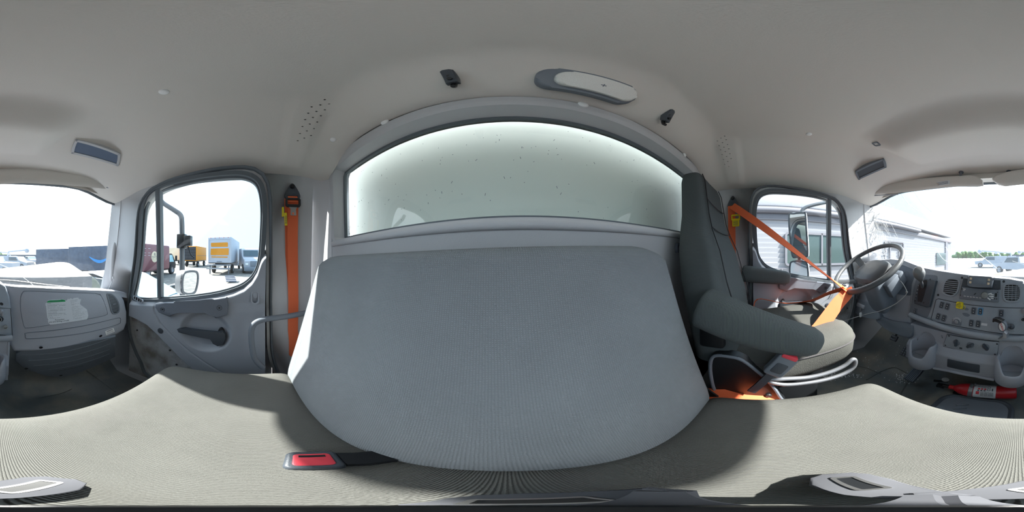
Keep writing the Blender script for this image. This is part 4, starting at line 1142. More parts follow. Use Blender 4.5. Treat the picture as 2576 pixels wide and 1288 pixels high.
b = MB(); b.prism([(.0135*math.cos(t_), .020*math.sin(t_)) for t_ in [2*PI*k/24 for k in range(24)]], f, .0015, .0035, bevel=.001); bd = b.build('badge', 'white', ph)
f4 = Fr(f.o, f.u*.2-f.v*.98, f.v*.2+f.u*.98, f.n); text_obj('badge_lettering', 'CORDO', .0105, f4, 'red', ph, off=.0036, bold=.0003)
for sgn in (1, -1):
    b = MB(); pr_ = [(.0, .02*sgn), (-.022, .034*sgn), (-.030, .026*sgn), (-.034, .030*sgn), (-.030, .044*sgn), (-.012, .044*sgn), (.012, .030*sgn)] if sgn > 0 else [(.012, -.018), (.022, -.030), (.020, -.050), (-.016, -.058), (-.020, -.052), (.008, -.044), (.004, -.026)]
    b.prism(pr_, f, -.014, .020, bevel=.003); b.build('clamp_jaw', 'black' if sgn > 0 else 'grey_metal', ph)
# sockets and toggle at the right end
c = DP.p2(2574, 804, .004); b = MB(); b.lathe([(.012, .002), (.012, .008), (.0095, .008), (.0095, .003), (0, .003)], subfr(DP, *c), 20); sk = b.build('power_socket', 'chrome_strip', dash)
b = MB(); b.lathe([(.0093, .0035), (0, .0035)], subfr(DP, *c), 16); b.lathe([(.003, .006), (0, .006)], subfr(DP, *c), 8); b.build('socket_hole', 'black', sk)
c = DP.p2(2577, 783, .02); f = subfr(DP, *c); b = MB(); b.lathe([(.006, -.02), (.007, .002), (.013, .008), (.013, .014), (.005, .018), (0, .018)], f, 12); b.prism(rrect(.012, .03, .005, cx=.010, cy=-.01), f, .004, .012, bevel=.002); b.build('valve_knob', 'grey_metal', dash)
c = DP.p2(14, 824, .015); f = subfr(DP, *c); b = MB(); b.lathe([(.006, -.014), (.006, 0), (.011, .002), (.011, .012), (.008, .012), (.008, .002), (0, .002)], f, 16); b.build('key_switch', 'steel', dash)
c = DP.p2(2, 803, .004); b = MB(); b.lathe([(.013, .001), (.013, .006), (.010, .006), (.010, .002), (0, .002)], subfr(DP, *c), 18); b.build('power_socket', 'dark_plastic', dash)

# lower console with heater controls and cup holders
def cons_y(x, z):
    base = -.705-.03*sst(.36, .27, z)*0
    mid = .040*(1-sst(.36, .42, z))
    y = base+mid
    for cx in (CUPX):
        dx = abs(x-cx)
        if dx < .058 and z > .33:
            arch = .33+.135*math.sqrt(max(0, 1-(dx/.058)**2))**.6
            y = lerp(y, -.668-math.sqrt(max(0, .058**2-dx**2)), sst(.0, .007, arch-z))
    return y
CUPX = (.268, -.150)
b = MB(); rows = []
xs = [.372-.605*k/340 for k in range(341)]
for x in xs:
    row = []
    for j in range(101):
        z = lerp(.265, .492, j/100)
        zb = .265+.0*x
        row.append((x, cons_y(x, z), z+(.040*sst(0, .36, x))*1.0*0))
    rows.append([(x, -.80, .265)]+row+[(x, -.80, .492)])
b.grid(rows); b.build('lower_console', 'dash', dash, recalc=False, ang=50)
for x in (.372, -.233):
    b = MB(); b.box((x, -.75, .378), (.012, .10, .227), bevel=.005); b.build('console_end', 'dash', dash)
for cx in CUPX:
    b = MB(); rings = []
    for k in range(45):
        a = -PI*.62+PI*1.24*k/44; q = abs(a)
        zt = .345+.075*sst(.42, 1.15, q)
        ca, sa = math.cos(a), math.sin(a); r0, r1 = .057, .070
        bulge = .004
        sec = [(r0, .272), (r1-.006, .262), (r1, .272), (r1+bulge, .31), (r1+.001, zt-.012), (r1-.004, zt-.003), ((r0+r1)/2, zt), (r0+.003, zt-.003), (r0, zt-.012)]
        rings.append([(cx+r*sa, -.668+r*ca, z) for r, z in sec])
    b.loft(rings); cup = b.build('cup_holder', 'dash', dash, ang=60)
    b = MB(); b.lathe([(0, 0), (.056, 0), (.056, .014), (.050, .014), (.047, .006), (.0, .006)], Fr((cx, -.668, .318), (1, 0, 0), (0, 1, 0), (0, 0, 1)), 32); b.build('cup_ring', 'bezel', cup)
b = MB(); fm = Fr((.06, -.6645, 0), (-1, 0, 0), (0, 0, 1), (0, 1, 0)); b.prism(rrect(.150, .058, .006, cy=.325), fm, -.002, .0012, bevel=.001); b.build('rubber_pad', 'dark_plastic', dash)
# fairing edges of the console underside
b = MB(); b.tube([(.372, -.71, .268), (.345, -.66, .268)], .008, 8); b.tube([(.20, -.655, .266), (.13, -.662, .270), (0, -.662, .270), (-.08, -.655, .266)], .008, 8); b.build('console_edge', 'dash', dash)
HP_ = Plane((0, 1, .0), -.700)
hv = HP_.poly([(2383, 841), (2513, 860), (2508, 896), (2373, 870)])
b = MB(); b.prism(hv, HP_.f, -.01, .003, bevel=.0015); hvp = b.build('heater_panel', 'bezel', dash)
b = MB(); b.tube([HP_.f(*p, .001) for p in offset2(hv, .0015)], .0014, 6, closed=True); b.build('panel_gap', 'black', hvp)
def h7(x, y): return (2280+x/5.368, 820+y/5.368)
for (x, y, a) in ((668, 235, .12), (858, 268, -.75), (1068, 290, .72)):
    f = subfr(HP_, *HP_.p2(*h7(x, y), .01), a-.12)
    b = MB(); b.lathe([(.020, -.008), (.019, .002), (.016, .004), (0, .004)], f, 24); kd = b.build('heater_knob', 'mid_plastic', hvp)
    b = MB(); O = rrect(.013, .040, .005); b.loft([[f(u*s1, v*s1, c) for u, v in O] for s1, c in ((1, .003), (.95, .014), (.6, .021))]); b.build('knob_grip', 'dark_plastic', kd)
    b = MB()
    for k in range(9):
        aa = PI*.1+PI*.8*k/8; b.box(f(.0245*math.cos(aa), .0245*math.sin(aa), -.0062), (.0018, .004, .0006), R=Matrix((f.u, f.v, f.n)).transposed() @ Matrix.Rotation(aa, 3, 'Z'))
    b.build('dial_marks', 'trim', kd, smooth=False)
for (x, y) in ((575, 135), (525, 262), (1225, 245), (1197, 385)):
    b = MB(); b.lathe([(.0045, .0035), (.003, .005), (0, .004)], subfr(HP_, *HP_.p2(*h7(x, y), .004)), 12); b.build('screw', 'screw', hvp)
f = subfr(HP_, *HP_.p2(*h7(735, 303), .004)); b = MB(); b.prism(rrect(.014, .010, .002), f, .0, .004, bevel=.001); b.build('air_button', 'dark_plastic', hvp)
text_obj('console_mark', '2002', .010, Fr((.185, -.703, .462), (-.3, 0, -.95), (-.95, 0, .3), (0, 1, 0)), 'mid_plastic', dash)

# passenger side: glove box body
go = [(16, 716), (60, 724), (150, 728), (240, 731), (290, 732), (304, 737), (314, 755), (321, 785), (321, 812), (314, 830), (295, 843), (230, 858), (150, 874), (80, 882), (34, 885), (20, 860), (16, 800)]
b = MB(); b.prism(GP.poly(go), GP.f, -.18, 0, bevel=.018, seg=4); b.build('glove_box_body', 'dash', dash, ang=50)
door_o = [(52, 748), (58, 735), (70, 732), (150, 735), (240, 738), (255, 745), (264, 765), (270, 785), (264, 794), (200, 805), (120, 818), (72, 825), (60, 820), (52, 780)]
b = MB(); b.prism(GP.poly(door_o, .002), GP.f, -.01, .002, bevel=.0015); gd = b.build('glove_box_door', 'dash', dash)
b = MB(); b.tube([GP.f(*p, .0015) for p in catmull(GP.poly(door_o, .002), 2, True)], .0014, 6, closed=True); b.build('door_gap', 'mid_plastic', gd)
b = MB(); b.tube([GP.f(*p, .0005) for p in catmull(GP.poly([(64, 843), (70, 837), (150, 829), (250, 811), (290, 801), (302, 800), (303, 808), (296, 816), (230, 834), (150, 846), (75, 852), (65, 850)]), 3, True)], .0022, 6, closed=True); b.build('grip_groove', 'mid_plastic', dash)
# torn instruction sticker
def s1(x, y): return (100+x/15.15, 740+y/15.15)
st = at5([(215, 350), (275, 320), (300, 240), (420, 215), (520, 205), (720, 200), (770, 190), (820, 205), (880, 180), (950, 205), (985, 240), (1005, 250), (1040, 235), (1070, 165), (1110, 195), (1190, 155), (1250, 190), (1290, 150), (1460, 125), (1490, 170), (1540, 205), (1580, 180), (1535, 330), (1540, 390), (1740, 540), (1800, 590), (1850, 810), (1820, 930), (1780, 965), (1650, 985), (1560, 1000), (1420, 1025), (1150, 1065), (960, 1095), (800, 1120), (600, 1150), (400, 1170), (330, 1090), (310, 1010), (325, 970), (285, 900), (235, 470), (215, 430)], 100, 740, 15.15)
b = MB(); b.prism(GP.poly(st, .003), GP.f, .002, .0028); stk = b.build('instruction_sticker', 'paper', gd, smooth=False, label='torn white instruction sticker with a green heading')
b = MB(); b.prism(GP.poly(at5([(270, 325), (300, 260), (400, 235), (700, 225), (880, 200), (950, 220), (980, 245), (975, 285)], 100, 740, 15.15), .003), GP.f, .0027, .0031); b.build('sticker_heading', 'green', stk, smooth=False)
O1, O2 = GP.p2(*s1(300, 500), .003), GP.p2(*s1(1000, 450), .003); srot = math.atan2(O2[1]-O1[1], O2[0]-O1[0])
def sfr(x, y, dr=0): return subfr(GP, *GP.p2(*s1(x, y), .003), srot+dr)
text_obj('sticker_text', 'SAFE DRIVING TIPS', .0082, sfr(640, 268), 'ink', stk, off=.0032, depth=.0002)
text_obj('sticker_text', 'Remember', .0105, sfr(765, 970), 'ink', stk, off=.0030, depth=.0002)
text_obj('sticker_text', 'you are driving a truck!', .0105, sfr(745, 1035), 'ink', stk, off=.0030, depth=.0002, bold=.0001)
b = MB(); rnd = random.Random(5)
def line(x0, y0, x1, y1, h):
    a, c = GP.p2(*s1(x0, y0), .003), GP.p2(*s1(x1, y1), .003); n_ = int(max(1, math.hypot(c[0]-a[0], c[1]-a[1])/.0035))
    for k in range(n_):
        if rnd.random() < .2: continue
        t0, t1 = (k+.1)/n_, (k+.85)/n_; p, q = (lerp(a[0], c[0], t0), lerp(a[1], c[1], t0)), (lerp(a[0], c[0], t1), lerp(a[1], c[1], t1))
        b.quad([GP.f(p[0], p[1]-h/2, .0031), GP.f(q[0], q[1]-h/2, .0031), GP.f(q[0], q[1]+h/2, .0031), GP.f(p[0], p[1]+h/2, .0031)])
for i, y in enumerate((355, 400, 440, 490, 530, 575, 620, 665, 710, 750, 800, 830, 880, 915)):
    l = (430, 980, 980, 760, 980, 880, 980, 660, 660, 980, 1020, 480, 500, 780)[i]
    line(290+i*3, y+8, l, y-22*(l-290)/700, .0016 if i in (0, 2, 6, 9, 12) else .0010)
for i in range(21):
    y = 230+i*36; xr = 1500 if y < 400 else min(1790, 1500+(y-400)*1.4)
    line(1160+i*6, y+8, xr-rnd.choice((0, 60, 200)), y-26, .0008)
b.build('sticker_print', 'ink', stk, smooth=False)
f = subfr(GP, *GP.p2(277, 834, .002), .18)
b = MB(); b.prism(rrect(.055, .024, .001), f, -.004, .001); wl = b.build('warning_label', 'white', dash)
text_obj('warning_text', 'WARNING', .008, Fr(f(0, .006), f.u, f.v, f.n), 'ink', wl, off=.0012, bold=.0002)
b = MB()
for k in range(3): b.box(f(0, -.001-.0035*k, .0012), (.045, .0009, .0004), R=Matrix((f.u, f.v, f.n)).transposed())
b.build('warning_print', 'ink', wl, smooth=False)
# passenger side vent (half-round, upright)
vf = round_vent('air_vent', [(269, 741), (276, 738), (286, 742), (296, 754), (301, 768), (301, 782), (297, 788), (288, 791), (281, 786), (275, 765)], GP, 15, True, frame_m='mid_plastic', depth=.004)
# lower air-filter cover
AP = Plane((.154, 1, -.32), -.90)
ao = [(40, 890), (60, 882), (150, 874), (230, 858), (292, 845), (291, 898), (250, 915), (190, 940), (152, 950), (110, 944), (60, 928), (39, 908)]
b = MB(); b.prism(AP.poly(ao), AP.f, -.05, 0, bevel=.006, seg=2); cv = b.build('filter_cover', 'mid_plastic', dash)
b = MB()
for (x0, y0, x1, y1, xm, ym) in ((52, 893, 278, 851, 165, 884), (72, 907, 278, 864, 180, 895), (85, 920, 275, 879, 185, 907), (100, 932, 275, 890, 190, 918)):
    P = catmull([AP.p2(x0, y0), AP.p2(xm, ym), AP.p2(x1, y1)], 8); b.tube([AP.f(*p, -.0005) for p in P], .0028, 6)
b.build('cover_rib', 'mid_plastic', cv)
aa = AP.p2(128, 936); ab = AP.p2(222, 916); text_obj('embossed_text', 'CAB AIR FILTER ACCESS', .013, subfr(AP, (aa[0]+ab[0])/2, (aa[1]+ab[1])/2, math.atan2(ab[1]-aa[1], ab[0]-aa[0])), 'dark_plastic', cv, off=.0005)
for (px, py) in ((66, 927), (153, 944), (253, 845), (103, 874)):
    b = MB(); b.lathe([(.009, .0012), (.006, .0004), (0, .0006)], subfr(AP, *AP.p2(px, py)), 14); b.build('cover_screw', 'black', cv)
# floor duct behind the console
b = MB(); b.box((.04, -.86, .22), (.50, .10, .16), bevel=.02); b.build('heater_box', 'carpet', dash)
b = MB(); b.prism(rrect(.085, .016, .001), Fr(hy(2458, 944, -.806), (-1, 0, .0), (0, 0, 1), (0, 1, 0)), -.002, .001); b.build('paper_label', 'paper', dash)

# ================================================================ STEERING WHEEL AND COLUMN
WC = Vector((.588, -.563, .819)); AL = .945
wu, wv = Vector((1, 0, 0)), Vector((0, -math.sin(AL), math.cos(AL))); wn = wu.cross(wv); wn = -wn if wn.z < 0 else wn
wf = Fr(WC, -wu, wv, wn)
t = thing('steering_wheel', WC, 'grey four-spoke steering wheel on a boxy column in front of the driver seat', 'steering wheel')
b = MB(); b.tube([wf(.214*math.cos(a), .214*math.sin(a)) for a in [2*PI*k/72 for k in range(72)]], .0145, 14, closed=True); b.build('wheel_rim', 'wheel_grey', t)
b = MB(); hubp = catmull([(-.085, .055), (-.05, .078), (0, .084), (.05, .078), (.085, .055), (.098, 0), (.075, -.06), (.0, -.078), (-.075, -.06), (-.098, 0)], 4, True)
b.loft([[wf(u*s_, v*s_, c) for u, v in hubp] for s_, c in ((1.05, -.085), (1.26, -.062), (1.24, -.040), (1.08, -.026), (.6, -.020))]); hb = b.build('horn_pad', 'wheel_grey', t)
b = MB(); b.tube([wf(.026*math.cos(a), .058+.014*math.sin(a), -.030) for a in [2*PI*k/24 for k in range(24)]], .0018, 6, closed=True); b.box(wf(0, .058, -.030), (.03, .002, .002), R=Matrix((wf.u, wf.v, wf.n)).transposed()); b.build('badge', 'mid_plastic', hb)
for a in (.30, PI-.30, -.95, PI+.95):
    c_, s_ = math.cos(a), math.sin(a); b = MB(); rings = []
    for r, w_, dz in ((.075, .032, -.060), (.12, .024, -.050), (.17, .020, -.024), (.207, .024, -.002)):
        q = wf(r*c_, r*s_, dz); tv = (wf.u*-s_+wf.v*c_); rings.append([q+tv*w_, q+tv*w_*.6+wn*.007, q-tv*w_*.6+wn*.007, q-tv*w_, q-wn*.008])
    b.loft(rings); b.build('wheel_spoke', 'wheel_grey', t)
co = thing('steering_column', WC-wn*.2, 'boxy dark grey steering column shroud with a warning label under the wheel', 'steering column')
cf = Fr(WC-wn*.05, -wu, wv, wn)
b = MB(); b.loft([[cf(u*s_, v*s_+dv, c) for u, v in rrect(.15, .15, .03)] for s_, c, dv in ((.62, .0, 0), (.8, -.03, 0), (1, -.07, -.005), (1.02, -.13, -.015), (1.0, -.19, -.03), (.9, -.24, -.04))]); b.build('column_shroud', 'mid_plastic', co, ang=30)
b = MB(); b.box(cf(.088, .03, -.115), (.05, .11, .10), R=Matrix((cf.u, cf.v, cf.n)).transposed(), bevel=.010); b.box(cf(.088, .10, -.115), (.055, .05, .085), R=Matrix((cf.u, cf.v, cf.n)).transposed(), bevel=.008); b.build('switch_housing', 'mid_plastic', co)
b = MB(); b.tube([cf(-.06, -.01, -.05), cf(-.16, .0, -.03), cf(-.19, .0, -.025)], [.006, .005, .009], 8); b.build('stalk_lever', 'dark_plastic', co)
b = MB(); b.tube([cf(0, 0, -.2), cf(0, -.04, -.48)], .03, 12); b.build('column_tube', 'black', co)
lp = cf(.02, -.083, -.155); lf = Fr(lp, (-.9, .1, -.35), (-.2, -.6, .75), (0, .72, -.5)); lu = Vector((-1, 0, -.25)).normalized(); lf = Fr(lp, lu, wn, lu.cross(wn))
b = MB(); b.prism(rrect(.075, .045, .001), lf, -.004, .002); wl = b.build('warning_label', 'paper', co, label='white warning label')
b = MB()
for k in range(5): b.box(lf(0, .014-.007*k, .0023), (.062, .0014 if k else .004, .0004), R=Matrix((lf.u, lf.v, lf.n)).transposed())
b.build('label_print', 'ink', wl, smooth=False)
# key and tag
t = thing('ignition_key', hx(2164, 790, .62), 'key ring with a small white tag hanging under the left of the dashboard', 'key')
p = hx(2166, 783, .66); b = MB(); b.tube([p+Vector((0, .006*math.cos(a), .008*math.sin(a))) for a in [2*PI*k/14 for k in range(14)]], .001, 5, closed=True); b.box(p+Vector((0, 0, .012)), (.004, .012, .016)); b.build('key_ring', 'steel', t)
b = MB(); b.box(p+Vector((0, .002, -.025)), (.010, .014, .030), bevel=.002); b.build('key_tag', 'white', t)
# pale cable tie from the column across to the door
b = MB(); P = catmull([tuple(v) for v in (hx(2122, 808, .80), hx(2160, 796, .70), hx(2190, 788, .62), hx(2215, 782, .54), hx(2250, 766, .47), hx(2275, 746, .43), hx(2281, 735, .42), hx(2276, 722, .44), hx(2266, 708, .47), hx(2252, 700, .52))], 5)
b.tube(P, .0028, 8); q = Vector(P[30]); b.box(q, (.012, .010, .012), bevel=.002); b.build('cable_tie', 'chrome_strip', label='long pale plastic tie looped round the steering column and running to the door', cat='cable')

# ================================================================ FLOOR ITEMS
# pedals
for (px, py, z0, w_, h_, lab, kd_) in ((2248, 850, .20, .055, .045, 'small square ribbed clutch-side pedal high under the column', 'pad'), (2281, 886, .15, .085, .075, 'wide brake pedal with a chequered rubber pad', 'grid'), (2300, 940, .07, .065, .125, 'long ribbed accelerator pedal on the floor by the console', 'ribs')):
    p = hy(px, py, -.80 if kd_ != 'ribs' else -.72)
    t = thing('pedal', (p.x, p.y, p.z), lab, 'pedal')
    nf = Vector((0, .75, .65)).normalized() if kd_ != 'ribs' else Vector((0, .45, .9)).normalized(); u = Vector((-1, 0, 0)); f = Fr(p, u, nf.cross(u), nf)
    b = MB(); b.prism(rrect(w_, h_, .006), f, -.012, 0, bevel=.003); pd = b.build('pedal_pad', 'dark_plastic', t)
    b = MB()
    if kd_ == 'ribs':
        for k in range(6): b.box(f(-w_/2+.007+k*(w_-.014)/5, 0, .001), (.005, h_-.012, .004), R=Matrix((f.u, f.v, f.n)).transposed())
    else:
        for i in range(4 if kd_ == 'grid' else 3):
            for j in range(4 if kd_ == 'grid' else 2): b.box(f(-w_/2+.012+i*(w_-.024)/(3 if kd_ == 'grid' else 2), -h_/2+.011+j*(h_-.022)/(3 if kd_ == 'grid' else 1), .001), (.014, .012, .005), R=Matrix((f.u, f.v, f.n)).transposed(), bevel=.001)
    b.build('pad_tread', 'mid_plastic', pd)
    b = MB(); b.tube([f(0, h_*.2, -.01), p+Vector((0, -.10, .10)), p+Vector((0, -.16, .24))] if kd_ != 'ribs' else [f(0, h_*.4, -.01), p+Vector((0, -.12, .10))], .008, 8); b.build('pedal_arm', 'black', t)
# extinguisher lying on the hump
A = hz(2388, 974, .13); Bq = hz(2556, 990, .125)
A = Vector((A.x, A.y, .135)); Bq = Vector((Bq.x, Bq.y, .135)); u = (Bq-A).normalized(); L_ = (Bq-A).length
fe = Fr(A, Vector((0, 0, 1)).cross(u), Vector((0, 0, 1)), u); fe = Fr(A, fe.u, u.cross(fe.u), u)
t = thing('fire_extinguisher', A, 'red fire extinguisher with a white instruction label lying on the floor hump', 'fire extinguisher')
R0 = .040
b = MB(); b.lathe([(0, -.002), (.013, 0), (.013, .022), (.020, .030), (.032, .050), (.039, .075), (R0, .095), (R0, L_-.006), (R0-.004, L_), (0, L_)], fe, 40); b.build('cylinder', 'red', t)
b = MB(); b.lathe([(R0+.0006, L_*.39), (R0+.0010, L_*.40), (R0+.0010, L_*.70), (R0+.0006, L_*.71)], fe, 40, 0, 2*PI); lb = b.build('label', 'paper', t)
# printed pictograms and text on the label, wrapped on the cylinder; azimuth measured so that they face up and back
vd = (CAM-(A+u*L_*.55)); vd = vd-u*vd.dot(u); a_c = math.atan2(vd.dot(fe.v), vd.dot(fe.u))
def cylp(a, h, r=R0+.0014): return fe(r*math.cos(a), r*math.sin(a), h)
def patch(b, a0, a1, h0, h1, n=4):
    b.grid([[cylp(lerp(a0, a1, i/n), h) for i in range(n+1)] for h in (h0, h1)])
b = MB(); rnd = random.Random(8)
sgn = 1 if cylp(a_c+.1, 0).z > cylp(a_c-.1, 0).z else -1
for hq in (.44, .485, .53):
    for k in range(6): patch(b, a_c+sgn*(.55+.0), a_c+sgn*.85, L_*hq+.002*k, L_*hq+.002*k+.0008)
for hq in (.495, .52, .55, .575, .605, .63, .655):
    for k in range(4): patch(b, a_c-sgn*.75, a_c-sgn*rnd.uniform(.0, .2), L_*hq+.0018*k, L_*hq+.0018*k+.0007)
for hq in (.445, .49, .535):
    patch(b, a_c+sgn*.02, a_c+sgn*.16, L_*hq, L_*hq+.008)
for hq, a0 in ((.585, .12), (.585, .52)):
    patch(b, a_c+sgn*a0, a_c+sgn*(a0+.30), L_*hq, L_*hq+.002); patch(b, a_c+sgn*a0, a_c+sgn*(a0+.30), L_*hq+.011, L_*hq+.013); patch(b, a_c+sgn*a0, a_c+sgn*(a0+.05), L_*hq, L_*hq+.013); patch(b, a_c+sgn*(a0+.25), a_c+sgn*(a0+.30), L_*hq, L_*hq+.012)
patch(b, a_c+sgn*.1, a_c+sgn*.5, L_*.65, L_*.65+.005)
b.build('label_print', 'ink', lb, smooth=False, recalc=True)
b = MB()
for hq in (.45, .495, .54): patch(b, a_c+sgn*.22, a_c+sgn*.45, L_*hq, L_*hq+.009)
patch(b, a_c-sgn*.5, a_c-sgn*.05, L_*.43, L_*.43+.014)
b.build('pictogram', 'pink_red', lb, smooth=False)
b = MB(); b.lathe([(R0+.001, L_*.315), (R0+.0025, L_*.32), (R0+.0025, L_*.375), (R0+.001, L_*.38)], fe, 40); b.box(cylp(a_c+sgn*.55, L_*.36, R0+.006), (.014, .022, .008), R=Matrix((fe.u, fe.v, fe.n)).transposed()); b.box(cylp(a_c+sgn*.75, L_*.40, R0+.004), (.008, .040, .008), R=Matrix((fe.u, fe.v, fe.n)).transposed(), bevel=.001); b.build('bracket_strap', 'grey_metal', t)
b = MB(); b.box(A+u*L_*.38+Vector((0, 0, -.040)), (L_*.6, .04, .012)); b.tube([fe(0, 0, .002), fe(0, 0, -.03)], .012, 10); b.box(fe(.0, -.006, -.04), (.03, .02, .04), R=Matrix((fe.u, fe.v, fe.n)).transposed(), bevel=.004); b.box(fe(.02, .012, -.05), (.012, .012, .07), R=Matrix((fe.u, fe.v, fe.n)).transposed() @ Matrix.Rotation(.3, 3, 'Y'), bevel=.003); b.build('valve_head', 'black', t)
b = MB(); b.lathe([(.0, .008), (.016, .008), (.018, .004), (.018, -.004)], Fr(hz(2378, 955, .17), (1, 0, 0), (0, 1, 0), (-.1, .5, .85)), 20); b.build('pressure_gauge', 'chrome_strip', t)
# oval shift-tower boot in the hump
fo = Fr((.02, -.40, .087), (1, 0, 0), (0, 1, 0), (0, 0, 1))
c = hz(2446, 1030, .09); fo = Fr((c.x, c.y+.01, .086), (1, 0, 0), (0, 1, 0), (0, 0, 1))
t = thing('access_cover', fo.o, 'black rimmed oval access cover set into the floor hump below the extinguisher', 'floor cover')
b = MB()
O = rrect(.30, .20, .075, 8)
b.loft([[fo(u*s_, v*s_, c_) for u, v in O] for s_, c_ in ((1, 0), (.99, .012), (.93, .015), (.87, .010), (.84, .004))], cap=False); b.build('cover_rim', 'dark_plastic', t)
b = MB(); b.prism([(u*.86, v*.86) for u, v in O], fo, -.002, .006); 
for k in range(3): b.box(fo(.045, -.03+.03*k, .008), (.05, .010, .006), R=Matrix.Rotation(.5, 3, 'Z'), bevel=.002)
b.build('cover_plate', 'mid_plastic', t)
# mat moulding lines, debris
floor_o = bpy.data.objects['floor']
for P in ([(2180, 955), (2215, 935), (2245, 924), (2262, 928), (2285, 940)], [(2150, 920), (2180, 925), (2215, 940)], [(2290, 950), (2268, 985), (2262, 1010)], [(217, 932), (250, 955), (290, 985)], [(100, 1000), (150, 990), (180, 978)]):
    Q = []
    for px, py in catmull(P, 5):
        q = hz(px, py, .0); 
        for _ in range(5): q = hz(px, py, floor_z(q.x, q.y)+.003)
        Q.append(q)
    b = MB(); b.tube(Q, .004, 6); b.build('mat_seam', 'rubber', floor_o)
b = MB(); rnd = random.Random(2)
spots = [(2085, 945, 18, 12, 60), (2140, 945, 30, 8, 45), (2275, 950, 28, 14, 120), (2200, 905, 60, 30, 30)]
for (px, py, sx_, sy_, n_) in spots:
    for k in range(n_):
        q0 = (px+rnd.gauss(0, sx_*.6), py+rnd.gauss(0, sy_*.5)); q = hz(*q0, .0)
        for _ in range(4): q = hz(*q0, floor_z(q.x, q.y)+.003)
        if q.x < .22 or q.y < -1.05 or q.x > .9: continue
        s_ = rnd.uniform(.002, .0045); b.box((q.x, q.y, floor_z(q.x, q.y)+s_*.5), (s_*1.3, s_, s_), R=Matrix.Rotation(rnd.random()*3, 3, 'Z'))
o = b.build('glass_crumbs', 'white', smooth=False, label='scattered crumbs of broken windshield glass on the driver floor mat', cat='broken glass', kind='stuff')

# ================================================================ THE TRIPOD UNDER THE CAMERA
tp = thing('camera_tripod', (-.16, 0, .445), 'small black folding camera tripod standing on the bench cushion', 'tripod')
dn = MR @ Vector((0, 0, -1)); hub = CAM+dn*.375
b = MB(); b.lathe([(0, -.03), (.013, -.03), (.016, -.01), (.014, .02), (.009, .03), (.0075, .05), (.0065, .155), (0, .155)], Fr(hub, (1, 0, 0), (0, 1, 0), -dn), 16); b.build('centre_pole', 'black', tp)
def foot(pxs, pc, wd=.034, L=.062):
    pass
for (A2, B2) in (((2105, 1192), (2200, 1230)), ((150, 1203), (0, 1236)), ((1110, 1262), (1240, 1263))):
    p = hz(*A2, .452); q = hz(*B2, .462); u = (q-p).normalized(); v = Vector((0, 0, 1)).cross(u).normalized(); nn = u.cross(v)
    f = Fr(p, u, v, nn); Lq = .085
    P = [(0, -.010), (0, .010), (.010, .019), (.03, .022), (.06, .016), (Lq, .009), (Lq, -.009), (.06, -.016), (.03, -.022), (.010, -.019)]
    b = MB(); b.prism(P, f, -.003, .004, bevel=.002); lg = b.build('leg_foot', 'foot_grey', tp)
    b = MB(); b.ring(rrect(.040, .016, .003, cx=.032), rrect(.034, .010, .001, cx=.032), f, .003, .0055); b.build('foot_slot_rim', 'steel', lg)
    b = MB(); b.prism(rrect(.034, .010, .001, cx=.032), f, .0035, .0044); b.build('foot_slot', 'black', lg)
    b = MB(); e_ = f(Lq-.004, 0, .002); b.strap([e_, e_.lerp(hub+Vector((0, 0, -.02)), .55)+Vector((0, 0, -.004)), hub+Vector((0, 0, -.02))], .016, v, .004); b.build('tripod_leg', 'foot_grey', tp)

# ================================================================ OUTSIDE, IN THE LEVEL FRAME OF THE YARD
LV = Matrix.Translation(CAM) @ MR.to_4x4()
H0 = -1.85
def LT(x, y, rot=0, z=0): return LV @ Matrix.Translation((x, y, H0+z)) @ Matrix.Rotation(rot, 4, 'Z')
def az(px): return (px/2576-.5)*2*PI
def pol(px, d): return (math.sin(az(px))*d, math.cos(az(px))*d)
def wheel(b, x, y, r=.48, w_=.28, side=1):
    f = Fr((x, y, r), (1, 0, 0), (0, 0, 1), (0, side, 0))
    b.mi = 0; b.lathe([(r*.58, w_/2), (r*.9, w_/2), (r, w_*.35), (r, -w_*.35), (r*.9, -w_/2), (.0, -w_/2)], f, 28)
    b.mi = 1; b.lathe([(0, w_*.30), (r*.2, w_*.32), (r*.25, w_*.15), (r*.5, w_*.25), (r*.6, w_*.5)], f, 20)
def wheel_obj(t, x, y, r=.48, w_=.28, side=1):
    b = MB(); wheel(b, x, y, r, w_, side); return b.build('wheel', ['tyre', 'grey_metal'], t)

b = MB(); b.grid([[(x, y, H0) for y in [-260, -120, -60, -25, -8, 3, 14, 40, 120, 260]] for x in [-260, -120, -60, -25, -8, 3, 12, 40, 120, 260]])
o = b.build('ground', 'gravel', T=LV, smooth=False); struct(o)

# the truck's own cargo box standing close behind the cab
t = thing('cargo_box', (0, 1.4, -.2), 'large white cargo body of this truck seen close behind the rear window', 'cargo body')
b = MB(); b.box((0, 2.6, 1.05), (2.4, 4.2, 2.5), bevel=.03); b.build('box_body', 'box_wall', t)
# own hood and cowl, a little lifted and skewed
t = thing('truck_hood', (0, -1.6, .5), 'pale greenish hood of this truck, lifted at its passenger corner, beyond the windshield', 'hood')
